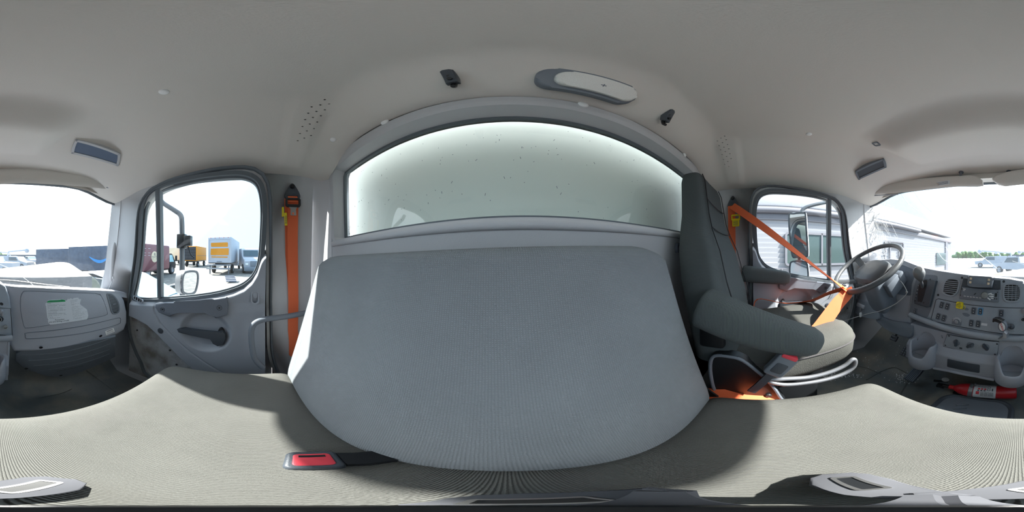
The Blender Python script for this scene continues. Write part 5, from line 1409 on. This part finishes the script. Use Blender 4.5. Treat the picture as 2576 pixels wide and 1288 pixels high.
# its crown line, read off against the yard behind
CR = [hy(px, py, -2.0) for px, py in ((2290, 684), (2400, 690), (2500, 688), (2576, 676), (2621, 671), (2676, 665), (2726, 659), (2741, 660), (2751, 668), (2757, 684))]
CR = sorted((p.x, p.z) for p in CR)
b = MB(); rows = []
for i in range(61):
    x = lerp(CR[0][0], .80, i/60); zc = interp(CR, x) if x < CR[-1][0] else CR[-1][1]
    row = [(x, -1.30, .52), (x, -1.31, zc-.17), (x, -1.33, zc-.13)]
    for j in range(15):
        v = j/14; y = lerp(-1.42, -2.75, v)
        dz = -.10*(1-sst(0, .42, v)) - .16*sst(.42, 1, v)**1.2
        dent = -.035*math.exp(-((x+.42)/.16)**2-((y+1.72)/.12)**2)
        row.append((x, y, zc+dz+dent))
    rows.append(row)
x0 = CR[0][0]; first = rows[0]
rows.insert(0, [(x0-.012, y, z-.06) for x, y, z in first]); rows.insert(0, [(x0-.015, y, z-.30) for x, y, z in first])
b.grid(rows); b.build('hood_panel', 'hood', t, recalc=False, ang=60)
b = MB(); b.box((0, -1.27, .56), (1.75, .22, .04), bevel=.01); b.build('cowl', 'mid_plastic', t)
b = MB(); b.tube(catmull([(-.10, -1.12, .73), (-.30, -1.13, .725), (-.52, -1.11, .70), (-.70, -1.08, .68)], 5), .008, 8); b.build('wiper', 'black', t)

# outside mirrors
def mirror_head(t, name, P, x, th=.055, nx=.35, m='trim'):
    pts = [hx(px, py, x) for px, py in P]; c = sum(pts, Vector())/len(pts)
    n = (CAM-c); n.z *= .2; n.normalize(); n = Vector((n.x*nx, 1 if nx < 1 else .42*nx, 0)).normalized()
    # keep outline where it is seen but put it on the mirror's own plane
    pl = Plane(n, n.dot(c)); O = catmull(pl.poly(P), 3, True); f = pl.f
    b = MB(); b.prism(O, f, -th, 0, bevel=.008); h = b.build(name+'_shell', m, t)
    b = MB(); b.ring(O, offset2(O, -.014), f, -.01, .006); b.build(name+'_rim', 'dark_plastic', h)
    b = MB(); b.bm.faces.new([b.bm.verts.new(f(u, v, .002)) for u, v in offset2(O, -.012)]); b.build(name+'_glass', 'mirror', h, smooth=False)
t = thing('side_mirror', hx(478, 760, -1.25), 'rounded passenger side mirror on a long tubular arm outside the passenger door window', 'side mirror')
b = MB(); P = [hx(x, y, -1.2) for x, y in ((402, 500), (412, 512), (440, 530), (453, 540), (457, 556), (458, 620), (458, 700), (459, 760))]
b.tube(catmull([tuple(v) for v in P], 4), .019, 12); b.build('mirror_arm', 'dark_plastic', t)
b = MB(); p = hx(458, 607, -1.2); b.box(p, (.06, .06, .10), bevel=.006); b.box(p+Vector((.01, .05, .0)), (.05, .05, .07), bevel=.006); b.build('arm_clamp', 'black', t)
b = MB(); P = [hx(466, 610, -1.2), hx(474, 622, -1.2), hx(480, 640, -1.2), hx(490, 650, -1.2)]; b.tube(catmull([tuple(v) for v in P], 4), .004, 6); b.build('heater_wire', 'black', t)
mirror_head(t, 'convex_mirror', [(460, 688), (470, 681), (488, 680), (497, 685), (499, 700), (496, 722), (490, 737), (478, 742), (463, 740), (457, 732), (456, 710)], -1.16)
t = thing('side_mirror', hx(2010, 720, 1.25), 'tall twin-glass driver side mirror outside the driver door window', 'side mirror')
b = MB(); P = [hx(x, y, 1.28) for x, y in ((2140, 500), (2085, 508), (2045, 516), (2022, 525), (2016, 540), (2012, 600), (2011, 700), (2011, 720))]
b.tube(catmull([tuple(v) for v in P], 4), .017, 12); b.build('mirror_arm', 'dark_plastic', t)
mirror_head(t, 'main_mirror', [(1983, 542), (1996, 536), (2022, 534), (2028, 538), (2030, 570), (2033, 610), (2034, 640), (2029, 647), (2005, 649), (1992, 645), (1986, 600)], 1.22, nx=1.9, th=.05, m='truck_white')
mirror_head(t, 'convex_mirror', [(1986, 664), (1994, 656), (2016, 655), (2030, 660), (2034, 675), (2034, 700), (2020, 704), (1990, 704), (1985, 690)], 1.22, nx=1.9, th=.05, m='truck_white')

# park home / clad building along the driver side
def wallpt(s_, z): # wall line measured from its eave: s_ metres forward
    return (4.0+.0-.14*(s_+3.6)*-1, -s_, z)
W0, W1_ = Vector((3.55, 6.0, 0)), Vector((5.05, -10.5, 0))
du_ = (W1_-W0).normalized(); Lw = (W1_-W0).length
rotw = math.atan2(du_.y, du_.x)
TB = LT(W0.x, W0.y, rotw)
bt = thing('clad_trailer_home', None, 'long white clad trailer home with dark window and rolled awning along the driver side', 'building', T=TB)
b = MB()   # lap siding: one sawtooth wall (local x along, local y away from us is +? )
rows = []; Z = []
z = .55; lapn = 0
prof_ = []
while z < 2.92:
    prof_.append((0.0, z)); prof_.append((.032, z+.001)); 
    z += .125; prof_.append((.0, z-.001))
hy_ = 1 if True else -1
b.grid([[(x_, y_*-1 if False else y_, z_) for y_, z_ in prof_] for x_ in (0, 6.0, Lw-.9, Lw-.02)])
b.build('lap_siding', 'siding', bt, recalc=False, smooth=False)
b = MB(); b.box((Lw/2-2.1, 1.35 if False else 1.3, 1.9), (Lw-4.2, 2.5, 2.7)); b.build('building_core', 'siding', bt)
b = MB(); b.box((Lw-2.0, 1.3, 1.75), (4.0, 2.48, 2.38)); b.build('front_section', 'siding', bt)
b = MB(); b.box((Lw/2+.5, .02, 2.88), (Lw-1.0, .14, .22), bevel=.02); b.build('fascia', 'siding_grey', bt)
b = MB(); b.tube([(4.0, -.10, 3.02), (Lw-4.4, -.10, 3.02)], .085, 16); b.build('awning_roll', 'siding_grey', bt)
b = MB(); b.box((Lw/2, 1.3, 3.45), (Lw+.1, 2.6, .6), bevel=.05); b.build('roof_band', 'siding', bt)
def on_wall(px, py):
    # intersect a direction with the wall plane, in wall coordinates
    d = MR.transposed() @ D(px, py); n = Vector((-du_.y, du_.x, 0)); k = n.dot(W0)/n.dot(d); p = d*k
    return ((p-W0).dot(du_), p.z-H0)
fwl = Fr((0, 0, 0), (1, 0, 0), (0, 0, 1), (0, -1, 0))
def sgn_out():
    return 1
# which local side faces the cab
nloc = (Matrix.Rotation(-rotw, 3, 'Z') @ (Vector((0, 0, 0))-W0)).y
OUT = -1 if nloc < 0 else 1
fwl = Fr((0, 0, 0), (1 if OUT < 0 else 1, 0, 0), (0, 0, 1), (0, OUT, 0))
x0, zt = on_wall(1974, 582); x1, zb = on_wall(2132, 672); zt = on_wall(2040, 586)[1]; zb = on_wall(2040, 668)[1]
if x0 > x1: x0, x1 = x1, x0
wr = rrect(x1-x0, zt-zb, .10, 5, (x0+x1)/2, (zt+zb)/2)
b = MB(); b.ring(wr, offset2(wr, -.055), fwl, .02, .06); wf_ = b.build('window_frame', 'siding_grey', bt)
b = MB(); b.prism(offset2(wr, -.05), fwl, .02, .035); b.build('window_pane', 'rv_window', wf_, smooth=False)
b = MB(); 
for px in (2066,): xx = on_wall(px, 620)[0]; b.box((xx, OUT*.045, (zt+zb)/2), (.05, .03, zt-zb))
b.build('mullion', 'siding_grey', wf_)
(xa, za), (xb, zb2) = on_wall(2335, 640), on_wall(2380, 670)
za = on_wall(2365, 636)[1]; zb2 = on_wall(2365, 666)[1]
xa_, xb_ = on_wall(2355, 650)[0], on_wall(2378, 650)[0]
wr = rrect(abs(xb_-xa_), abs(za-zb2), .08, 4, (xa_+xb_)/2, (za+zb2)/2)
b = MB(); b.prism(wr, fwl, .0, .04); b.build('small_window', 'rv_window', bt)
xa_, xb_ = on_wall(2225, 600)[0], on_wall(2272, 600)[0]
wr = rrect(abs(xb_-xa_), 1.75, .10, 4, (xa_+xb_)/2, 1.55); b = MB(); b.ring(wr, offset2(wr, -.05), fwl, .0, .05); dr_ = b.build('entry_door', 'siding_grey', bt)
b = MB(); b.ring(rrect(abs(xb_-xa_)*.55, .6, .05, 4, (xa_+xb_)/2, 1.9), rrect(abs(xb_-xa_)*.45, .5, .05, 4, (xa_+xb_)/2, 1.9), fwl, .0, .04); b.build('door_window', 'siding_grey', dr_)
b = MB(); xe = Lw; b.box((xe-.9, OUT*.0, 1.75), (.35, .08, 2.4)); b.build('corner_post', 'siding_grey', bt)
# decal lettering low on the wall
xl, zl = on_wall(1962, 684)
me = text_mesh('STTN', .42, Fr((xl, OUT*.03, zl-.05), (1, 0, 0) , (0, 0, 1), (0, -1, 0)), off=0, bold=-.004)
me.materials.append(MATS['siding_grey']); o = bpy.data.objects.new('decal_lettering', me); COL.objects.link(o); o.parent = bt

# box trucks
def box_truck(px, d, head, L_, W_, Hb, Ht, body, lab, name='box_truck', wheels=(), cab=None, group=None):
    x, y = pol(px, d); t = thing(name, None, lab, 'truck', group, T=LT(x, y, head))
    b = MB(); b.box((L_/2, 0, (Hb+Ht)/2), (L_, W_, Ht-Hb), bevel=.06); bo = b.build('cargo_body', body, t)
    b = MB(); b.box((L_/2+.6, 0, Hb-.12), (L_+1.2, .9, .22)); b.box((L_/2, 0, Hb-.03), (L_, W_*.96, .06)); b.build('chassis', 'black', t)
    for wx in wheels:
        for sy in (-1, 1): wheel_obj(t, wx, sy*(W_/2-.18), side=sy)
    if cab:
        b = MB(); c0 = L_+.1; pr_ = [(c0, .5), (c0+2.0, .5), (c0+2.05, 1.1), (c0+1.9, 1.35), (c0+1.35, 2.15), (c0+1.1, 2.3), (c0, 2.3)]
        b.prism(pr_, Fr((0, W_*.42, 0), (1, 0, 0), (0, 0, 1), (0, 1, 0)) if False else Fr((0, 0, 0), (1, 0, 0), (0, 0, 1), (0, -1, 0)), -W_*.42, W_*.42, bevel=.06); b.build('cab', cab, t)
        for sy in (-1, 1):
            b = MB(); b.prism([(c0+.35, 1.35), (c0+1.55, 1.35), (c0+1.2, 2.05), (c0+.35, 2.05)], Fr((0, sy*W_*.42, 0), (1, 0, 0), (0, 0, 1), (0, sy, 0)), -.02, .015); b.build('side_window', 'car_glass', t)
        wheel_obj(t, c0+1.0, W_/2-.18, side=1); wheel_obj(t, c0+1.0, -W_/2+.18, side=-1)
        for sy in (-1, 1):
            b = MB(); b.box((c0+1.5, sy*(W_*.42+.12), 1.7), (.1, .28, .5), bevel=.03); b.build('door_mirror', 'black', t)
    return t
# maroon
t = thing('box_truck', None, 'haze-paled maroon box truck with a round cream emblem on its side', 'truck', T=LT(-9.0, -9.3, PI))
b = MB(); b.box((2.43, 0, 1.72), (4.86, 2.4, 2.28), bevel=.14, seg=3); b.build('cargo_body', 'maroon', t)
b = MB(); b.box((2.9, 0, .5), (6.0, .9, .22)); b.box((2.4, 0, .56), (4.8, 2.2, .08)); b.build('chassis', 'black', t)
for sy in (-1, 1): wheel_obj(t, 1.45, sy*1.0, side=sy); wheel_obj(t, 5.53, sy*1.0, side=sy)
b = MB(); b.prism([(4.95, .55), (6.45, .55), (6.55, 1.0), (6.3, 1.25), (5.85, 2.0), (5.6, 2.12), (4.95, 2.12)], Fr((0, 0, 0), (1, 0, 0), (0, 0, 1), (0, -1, 0)), -1.0, 1.0, bevel=.07); b.build('cab', 'tyre', t)
for sy in (-1, 1):
    b = MB(); b.prism([(5.15, 1.25), (6.05, 1.25), (5.7, 1.95), (5.15, 1.95)], Fr((0, sy*1.0, 0), (1, 0, 0), (0, 0, 1), (0, sy, 0)), -.02, .012); b.build('side_window', 'sky_reflection', t)
b = MB(); b.box((6.15, -1.22, 1.65), (.1, .22, .5), bevel=.03); b.build('door_mirror', 'black', t)
# emblem on the side that faces the cab (+y in the yard, local -y)
fe2 = Fr((6.6-.3-.0, -1.205, 0), (-1, 0, 0), (0, 0, 1), (0, -1, 0))
xc = -7.3-3.9
lx = None
ex = 11.3-9.0; fe2 = Fr((ex, -1.205, 1.78), (1, 0, 0), (0, 0, 1), (0, -1, 0))
b = MB(); b.prism(circ(.47, 40), fe2, -.01, .006); em = b.build('emblem', 'cream', t, label='round cream emblem with dark lettering')
text_obj('emblem_lettering', 'RationTen', .20, Fr(fe2(0, 0), fe2.u, fe2.v, fe2.n), 'ink', em, off=.008)
b = MB(); b.ring(circ(.10, 20, 0, .23), circ(.06, 20, 0, .23), fe2, .005, .010); b.box(fe2(.06, .13, .007), (.10, .006, .03)); b.box(fe2(-.27, -.17, .007), (.22, .006, .02)); b.box(fe2(.27, -.17, .007), (.22, .006, .02)); b.build('emblem_mark', 'ink', em, smooth=False)
b = MB()
for z_ in (2.45, 2.1, 1.9): b.box((.65, -1.205, z_), (.9, .006, .03)); b.box((1.55, -1.205, z_), (.3, .006, .03))
b.build('pinstripe', 'trim', t, smooth=False)
# white box truck with yellow patches
t = box_truck(552, 16.25, PI-.02, 6.6, 2.4, 1.15, 3.75, 'truck_white', 'white box truck seen from behind with yellow paint patches over its rear door', wheels=(1.6,), cab='truck_white')
ff = Fr((-.002, 0, 0), (0, 1, 0), (0, 0, 1), (-1, 0, 0)); ff = Fr((-.002, 0, 0), (0, -1, 0), (0, 0, 1), (-1, 0, 0))
b = MB(); b.ring(rrect(2.3, 2.4, .02, 2, 0, 2.42), rrect(2.12, 2.2, .02, 2, 0, 2.40), ff, -.02, .03)
for k in range(7): b.box(ff(0, 1.6+.28*k, .0), (.012, 2.1, .012))
dr_ = b.build('roll_door', 'truck_white', t)
rnd = random.Random(4)
def blob(cx, cy, w_, h_):
    P = []
    for u, v in rrect(w_, h_, .06, 3, cx, cy): P.append((u+rnd.uniform(-.02, .02), v+rnd.uniform(-.02, .02)))
    return P
b = MB()
for (cy, h_, cx, w_) in ((2.98, .42, 0, 1.75), (2.28, .66, .02, 1.85), (1.75, .12, 0, 1.7)): b.prism(blob(cx, cy, w_, h_), ff, .005, .016)
b.build('yellow_patch', 'truck_yellow', dr_, smooth=False)
b = MB(); b.box(ff(0, 1.28, .05), (.1, .5, .06)); b.box((-.12, 0, .95), (.3, 2.4, .10), bevel=.02); b.box((-.35, 0, .62), (.7, 2.3, .10), bevel=.02); b.box((-.1, .95, .5), (.1, .1, .9)); b.box((-.1, -.95, .5), (.1, .1, .9)); b.build('lift_gate', 'mid_plastic', t)
for k in range(5):
    b = MB(); b.box(ff(-.9+.45*k, 3.68, .01), (.02, .08, .04)); b.build('marker_light', 'red', t)
# yellow box truck with an open, ribbed back
t = box_truck(478, 27.2, PI+.02, 5.6, 2.4, 1.05, 3.5, 'truck_yellow', 'yellow box truck with an open dark ribbed cargo back beyond the mirror arm', wheels=(1.0, 4.6))
ff = Fr((-.002, 0, 0), (0, -1, 0), (0, 0, 1), (-1, 0, 0))
b = MB(); b.prism(rrect(2.1, 2.2, .03, 2, 0, 2.25), ff, -.0, .02); op = b.build('open_back', 'tyre', t)
b = MB()
for k in range(9): b.box(ff(0, 1.3+.25*k, .03), (.02, 2.05, .035))
b.build('cargo_rib', 'siding_grey', op)
b = MB(); b.box((2.8, -1.21, 1.9), (5.6, .02, .05)); b.box((2.8, -1.21, 1.0), (5.6, .04, .08)); b.build('rub_rail', 'siding_grey', t)
# pale trailer behind them
x, y = pol(436, 34); t = thing('semi_trailer', None, 'pale beige trailer standing between the maroon truck and the yellow box truck', 'trailer', T=LT(x, y, PI*1.0))
b = MB(); b.box((3, 0, 2.3), (6, 2.6, 2.6), bevel=.05); b.build('trailer_body', 'cream', t); b = MB(); b.box((3, 0, .9), (5.5, 1.0, .25)); b.build('chassis', 'black', t)
for wx in (1.2, 4.8):
    for sy in (-1, 1): wheel_obj(t, wx, sy*1.1, side=sy)
# blue-white day-cab tractor facing us
x, y = pol(629, 19.0); t = thing('semi_tractor', None, 'pale blue and white tractor truck facing the cab, right of the yellow-patched truck', 'truck', T=LT(x, y, .25))
b = MB(); b.prism([(-1.8, .6), (1.9, .6), (2.0, 1.3), (1.8, 1.55), (.55, 1.75), (.25, 2.6), (-.2, 2.75), (-1.8, 2.75)], Fr((0, 0, 0), (1, 0, 0), (0, 0, 1), (0, -1, 0)), -1.05, 1.05, bevel=.12, seg=3); b.build('cab', 'truck_white', t)
b = MB(); b.loft([[(x_, y_, z_) for y_ in (-.85, .85)] +[(x_+.03, y_, z_-.01) for y_ in (.85, -.85)] for x_, z_ in ((.60, 1.85), (.30, 2.50))]); b.build('windscreen', 'car_glass', t)
b = MB(); b.box((2.0, 0, 1.05), (.06, .8, .55), bevel=.02); b.build('grille', 'mid_plastic', t)
for sy in (-1, 1):
    b = MB(); b.box((2.0, sy*.78, 1.0), (.05, .3, .22), bevel=.02); b.build('headlight', 'lens', t)
b = MB(); b.box((2.1, 0, .5), (.25, 2.2, .4), bevel=.05); b.build('bumper', 'mid_plastic', t)
for sy in (-1, 1): wheel_obj(t, 1.1, sy*.95, r=.5, side=sy)
b = MB()
for k in range(4): b.box((2.9+.25*k, -1.4, .12+.08*(3-k)), (.22, .7, .06))
t2 = b.build('wooden_steps', 'navy', T=LT(*pol(605, 15.0), .3), label='small stack of pale steps on the gravel in front of the tractor', cat='steps')
# far containers
b = MB(); b.box((0, 0, 1.6), (3.0, 6, 2.6)); 
for k in range(12): b.box((1.52 if False else 1.5, -2.8+.5*k, 1.6), (.06, .12, 2.5))
b.build('shipping_container', 'siding_grey', T=LT(*pol(608, 42), .1), label='grey ribbed container far off between the white truck and the tractor', cat='container')
# light car parked close beside the passenger corner
t = thing('parked_car', None, 'pale car parked close by the passenger corner, its windshield painted with light blue reflection', 'car', T=LT(-2.75, -2.95, PI/2))
b = MB(); rings = []
for x_, zl, zr, hw in ((-2.1, .55, .75, .70), (-1.9, .35, .95, .82), (-1.0, .28, 1.05, .88), (0, .25, 1.02, .9), (1.2, .28, .95, .88), (1.9, .35, .80, .80), (2.2, .5, .62, .65)):
    rings.append([(x_, -hw, zl), (x_, -hw*1.02, (zl+zr)/2), (x_, -hw*.93, zr-.04), (x_, -hw*.6, zr), (x_, hw*.6, zr), (x_, hw*.93, zr-.04), (x_, hw*1.02, (zl+zr)/2), (x_, hw, zl)])
b.loft(rings); b.build('car_body', 'truck_white', t, ang=60)
b = MB(); rings = []
for x_, z_, hw in ((-1.75, 1.0, .70), (-1.0, 1.42, .62), (-.3, 1.47, .63), (.25, 1.40, .62)): rings.append([(x_, -hw, z_), (x_, hw, z_), (x_, hw*1.05, z_-.04), (x_, -hw*1.05, z_-.04)])
b.loft(rings); b.build('car_roof', 'truck_white', t, ang=60)
b = MB(); b.loft([[(.25, -.62, 1.40), (.25, .62, 1.40), (.22, .6, 1.36), (.22, -.6, 1.36)], [(1.15, -.80, .97), (1.15, .80, .97), (1.1, .78, .93), (1.1, -.78, .93)]]); b.build('car_windshield', 'sky_reflection', t)
for sy in (-1, 1):
    b = MB(); b.prism([(-1.6, 1.0), (-1.0, 1.36), (.2, 1.36), (1.0, .98)], Fr((0, sy*.76, 0), (1, 0, 0), (0, 0, 1), (0, sy, 0)), -.12, .0); b.build('side_windows', 'car_glass', t)
    for wx in (-1.35, 1.4): wheel_obj(t, wx, sy*.78, r=.33, w_=.22, side=sy)
for sy in (-1, 1):
    b = MB(); b.box((.85, sy*.95, 1.02), (.12, .24, .12), bevel=.03); b.build('car_mirror', 'black', t)
# dark delivery trucks in front
def van(px0, px1, d0, d1, top, lab, stripe=False):
    P0, P1 = Vector(pol(px0, d0)+(0,)), Vector(pol(px1, d1)+(0,)); u = (P1-P0); L_ = u.length; a = math.atan2(u.y, u.x)
    t = thing('cargo_trailer', None, lab, 'trailer', T=LT(P0.x, P0.y, a))
    b = MB(); b.box((L_/2, 1.2, (.55+top)/2), (L_, 2.4, top-.55), bevel=.05, seg=2); b.build('trailer_body', 'navy', t)
    b = MB(); b.box((L_/2, 1.2, .45), (L_*.95, 1.0, .2)); b.build('chassis', 'black', t)
    for wx in (L_*.2, L_*.8): wheel_obj(t, wx, .18, side=-1)
    return t, L_
sgn_ = 1
t, L_ = van(172, 283, 15.6, 13.2, 2.72, 'dark haze-paled cargo trailer with a blue curved arrow on its side, seen through the windshield', True)
# make sure the body lies beyond its near face
t1, L1 = van(90, 171, 22.0, 19.5, 2.75, 'dark haze-paled cargo trailer to the left of the one with the blue arrow')
def arrow_on(t, P0px, d0, P1px, d1, px, py):
    P0, P1 = Vector(pol(P0px, d0)+(0,)), Vector(pol(P1px, d1)+(0,)); u = (P1-P0).normalized(); n = Vector((-u.y, u.x, 0)); d = MR.transposed() @ D(px, py); k = n.dot(P0)/n.dot(d); p = d*k
    return ((p-P0).dot(u), p.z-H0)
A_ = [arrow_on(t, 172, 15.6, 283, 13.2, px, py) for px, py in ((225, 646), (237, 654), (250, 658), (262, 655), (272, 648))]
b = MB(); b.strap([(x_, -.02, z_) for x_, z_ in catmull(A_, 6)], [.04+.22*math.sin(PI*min(1, k/24)) for k in range(25)], Vector((0, 0, 1)), .006)
q = A_[-1]; b.strap([(q[0]+.35, -.02, q[1]+.22), (q[0]-.05, -.02, q[1]+.20), (q[0]-.12, -.02, q[1]-.12)], .07, Vector((0, 0, 1)), .006)
b.build('blue_arrow', 'blue', t, smooth=False)
# utility trucks at the far left of the windshield
def pickup(px, d, head, lab, m='truck_white', boom=False):
    x, y = pol(px, d); t = thing('pickup_truck', None, lab, 'truck', 'white utility trucks ahead', T=LT(x, y, head))
    b = MB(); b.prism([(-2.6, .5), (2.5, .5), (2.6, 1.0), (1.3, 1.15), (.75, 1.75), (-.7, 1.8), (-.85, 1.2), (-2.6, 1.2)], Fr((0, 0, 0), (1, 0, 0), (0, 0, 1), (0, -1, 0)), -.95, .95, bevel=.08); b.build('truck_body', m, t)
    for sy in (-1, 1):
        b = MB(); b.prism([(-.6, 1.2), (1.05, 1.2), (.68, 1.68), (-.6, 1.70)], Fr((0, sy*.95, 0), (1, 0, 0), (0, 0, 1), (0, sy, 0)), -.02, .01); b.build('cab_window', 'car_glass', t)
        for wx in (-1.7, 1.7): wheel_obj(t, wx, sy*.85, r=.4, w_=.25, side=sy)
    if boom:
        b = MB(); b.box((-1.7, 0, 1.5), (1.8, 1.8, .7), bevel=.03); b.tube([(-1.6, 0, 1.8), (-1.4, 0, 2.5), (1.6, .2, 2.7)], .12, 8); b.ball((1.8, .2, 2.6), (.35, .3, .35), 8); b.build('lift_boom', m, t)
    return t
pickup(40, 24, 2.4, 'white utility truck with tool boxes straight ahead past the hood', boom=True)
pickup(8, 33, .4, 'white utility truck with a folded boom ahead, left of the tool-box truck', boom=True)
pickup(2492, 27, .25, 'white pickup with a lift boom right of the tree line', boom=True)
pickup(2526, 36, .1, 'white service truck with folded white boom, middle of the row ahead', boom=True)
pickup(2560, 17, -.5, 'white crew cab pickup nearest in the row ahead of the hood')
pickup(76, 38, 1.8, 'white pickup parked beside the dark trailers', boom=False)
# far low store front / fence line
b = MB(); b.box((0, 0, 1.2), (26, 4, 2.4)); b.build('low_shed', 'siding_grey', T=LT(*pol(38, 70), .1), label='long low grey shed on the horizon straight ahead', cat='shed')
# tree line on the horizon
def tree(px, d, h, r, seed, lab):
    x, y = pol(px, d); rnd = random.Random(seed); t = thing('tree', None, lab, 'tree', 'trees on the horizon', T=LT(x, y, 0))
    b = MB(); b.tube([(0, 0, 0), (0, 0, h*.5)], [.3, .15], 8); b.build('trunk', 'bark', t)
    b = MB()
    for k in range(11):
        a = rnd.uniform(0, 2*PI); q = rnd.uniform(0, .7)*r; rr_ = r*rnd.uniform(.35, .6); c = Vector((q*math.cos(a), q*math.sin(a), h*rnd.uniform(.45, .85)))
        n0 = len(b.bm.verts); b.ball(c, (rr_, rr_, rr_*.8), 7)
        b.bm.verts.ensure_lookup_table()
        for v in b.bm.verts[n0:]: v.co += (v.co-c)*rnd.uniform(-.18, .22)
    b.build('foliage', 'leaf', t, ang=80)
NTH = 'leftmost second third fourth fifth sixth seventh eighth ninth tenth eleventh twelfth thirteenth'.split()
TR = ((2411, 118, 4.9), (2421, 126, 5.6), (2431, 134, 6.0), (2442, 122, 5.4), (2454, 130, 5.6), (2466, 138, 5.6), (2478, 120, 4.7), (2491, 128, 4.6), (2505, 136, 4.8), (2520, 118, 4.5), (2538, 124, 4.8), (2556, 114, 4.8), (2574, 104, 5.2))
for k, (px, d, h) in enumerate(TR):
    tree(px, d, h, 2.3, 30+k, ('leftmost' if k == 0 else NTH[k]+' from left')+' of the round green trees in the distant tree line past the hood')
b = MB(); rnd = random.Random(77)
for k in range(70):
    px = lerp(2400, 2600, k/69); x, y = pol(px, 150+rnd.uniform(-4, 4)); r = rnd.uniform(1.6, 2.6)
    b.ball((x, y, rnd.uniform(.6, 1.6)*(1.5 if px < 2480 else 1.0)), (r*1.4, r*1.2, r), 6)
b.build('woodland', 'leaf', T=LV @ Matrix.Translation((0, 0, H0)), ang=80, label='continuous low belt of green woodland on the horizon behind the round trees', cat='woodland', kind='stuff')
for o in bpy.data.objects:
    if o.parent is not None:
        for k_ in ('category', 'group'):
            if k_ in o: del o[k_]
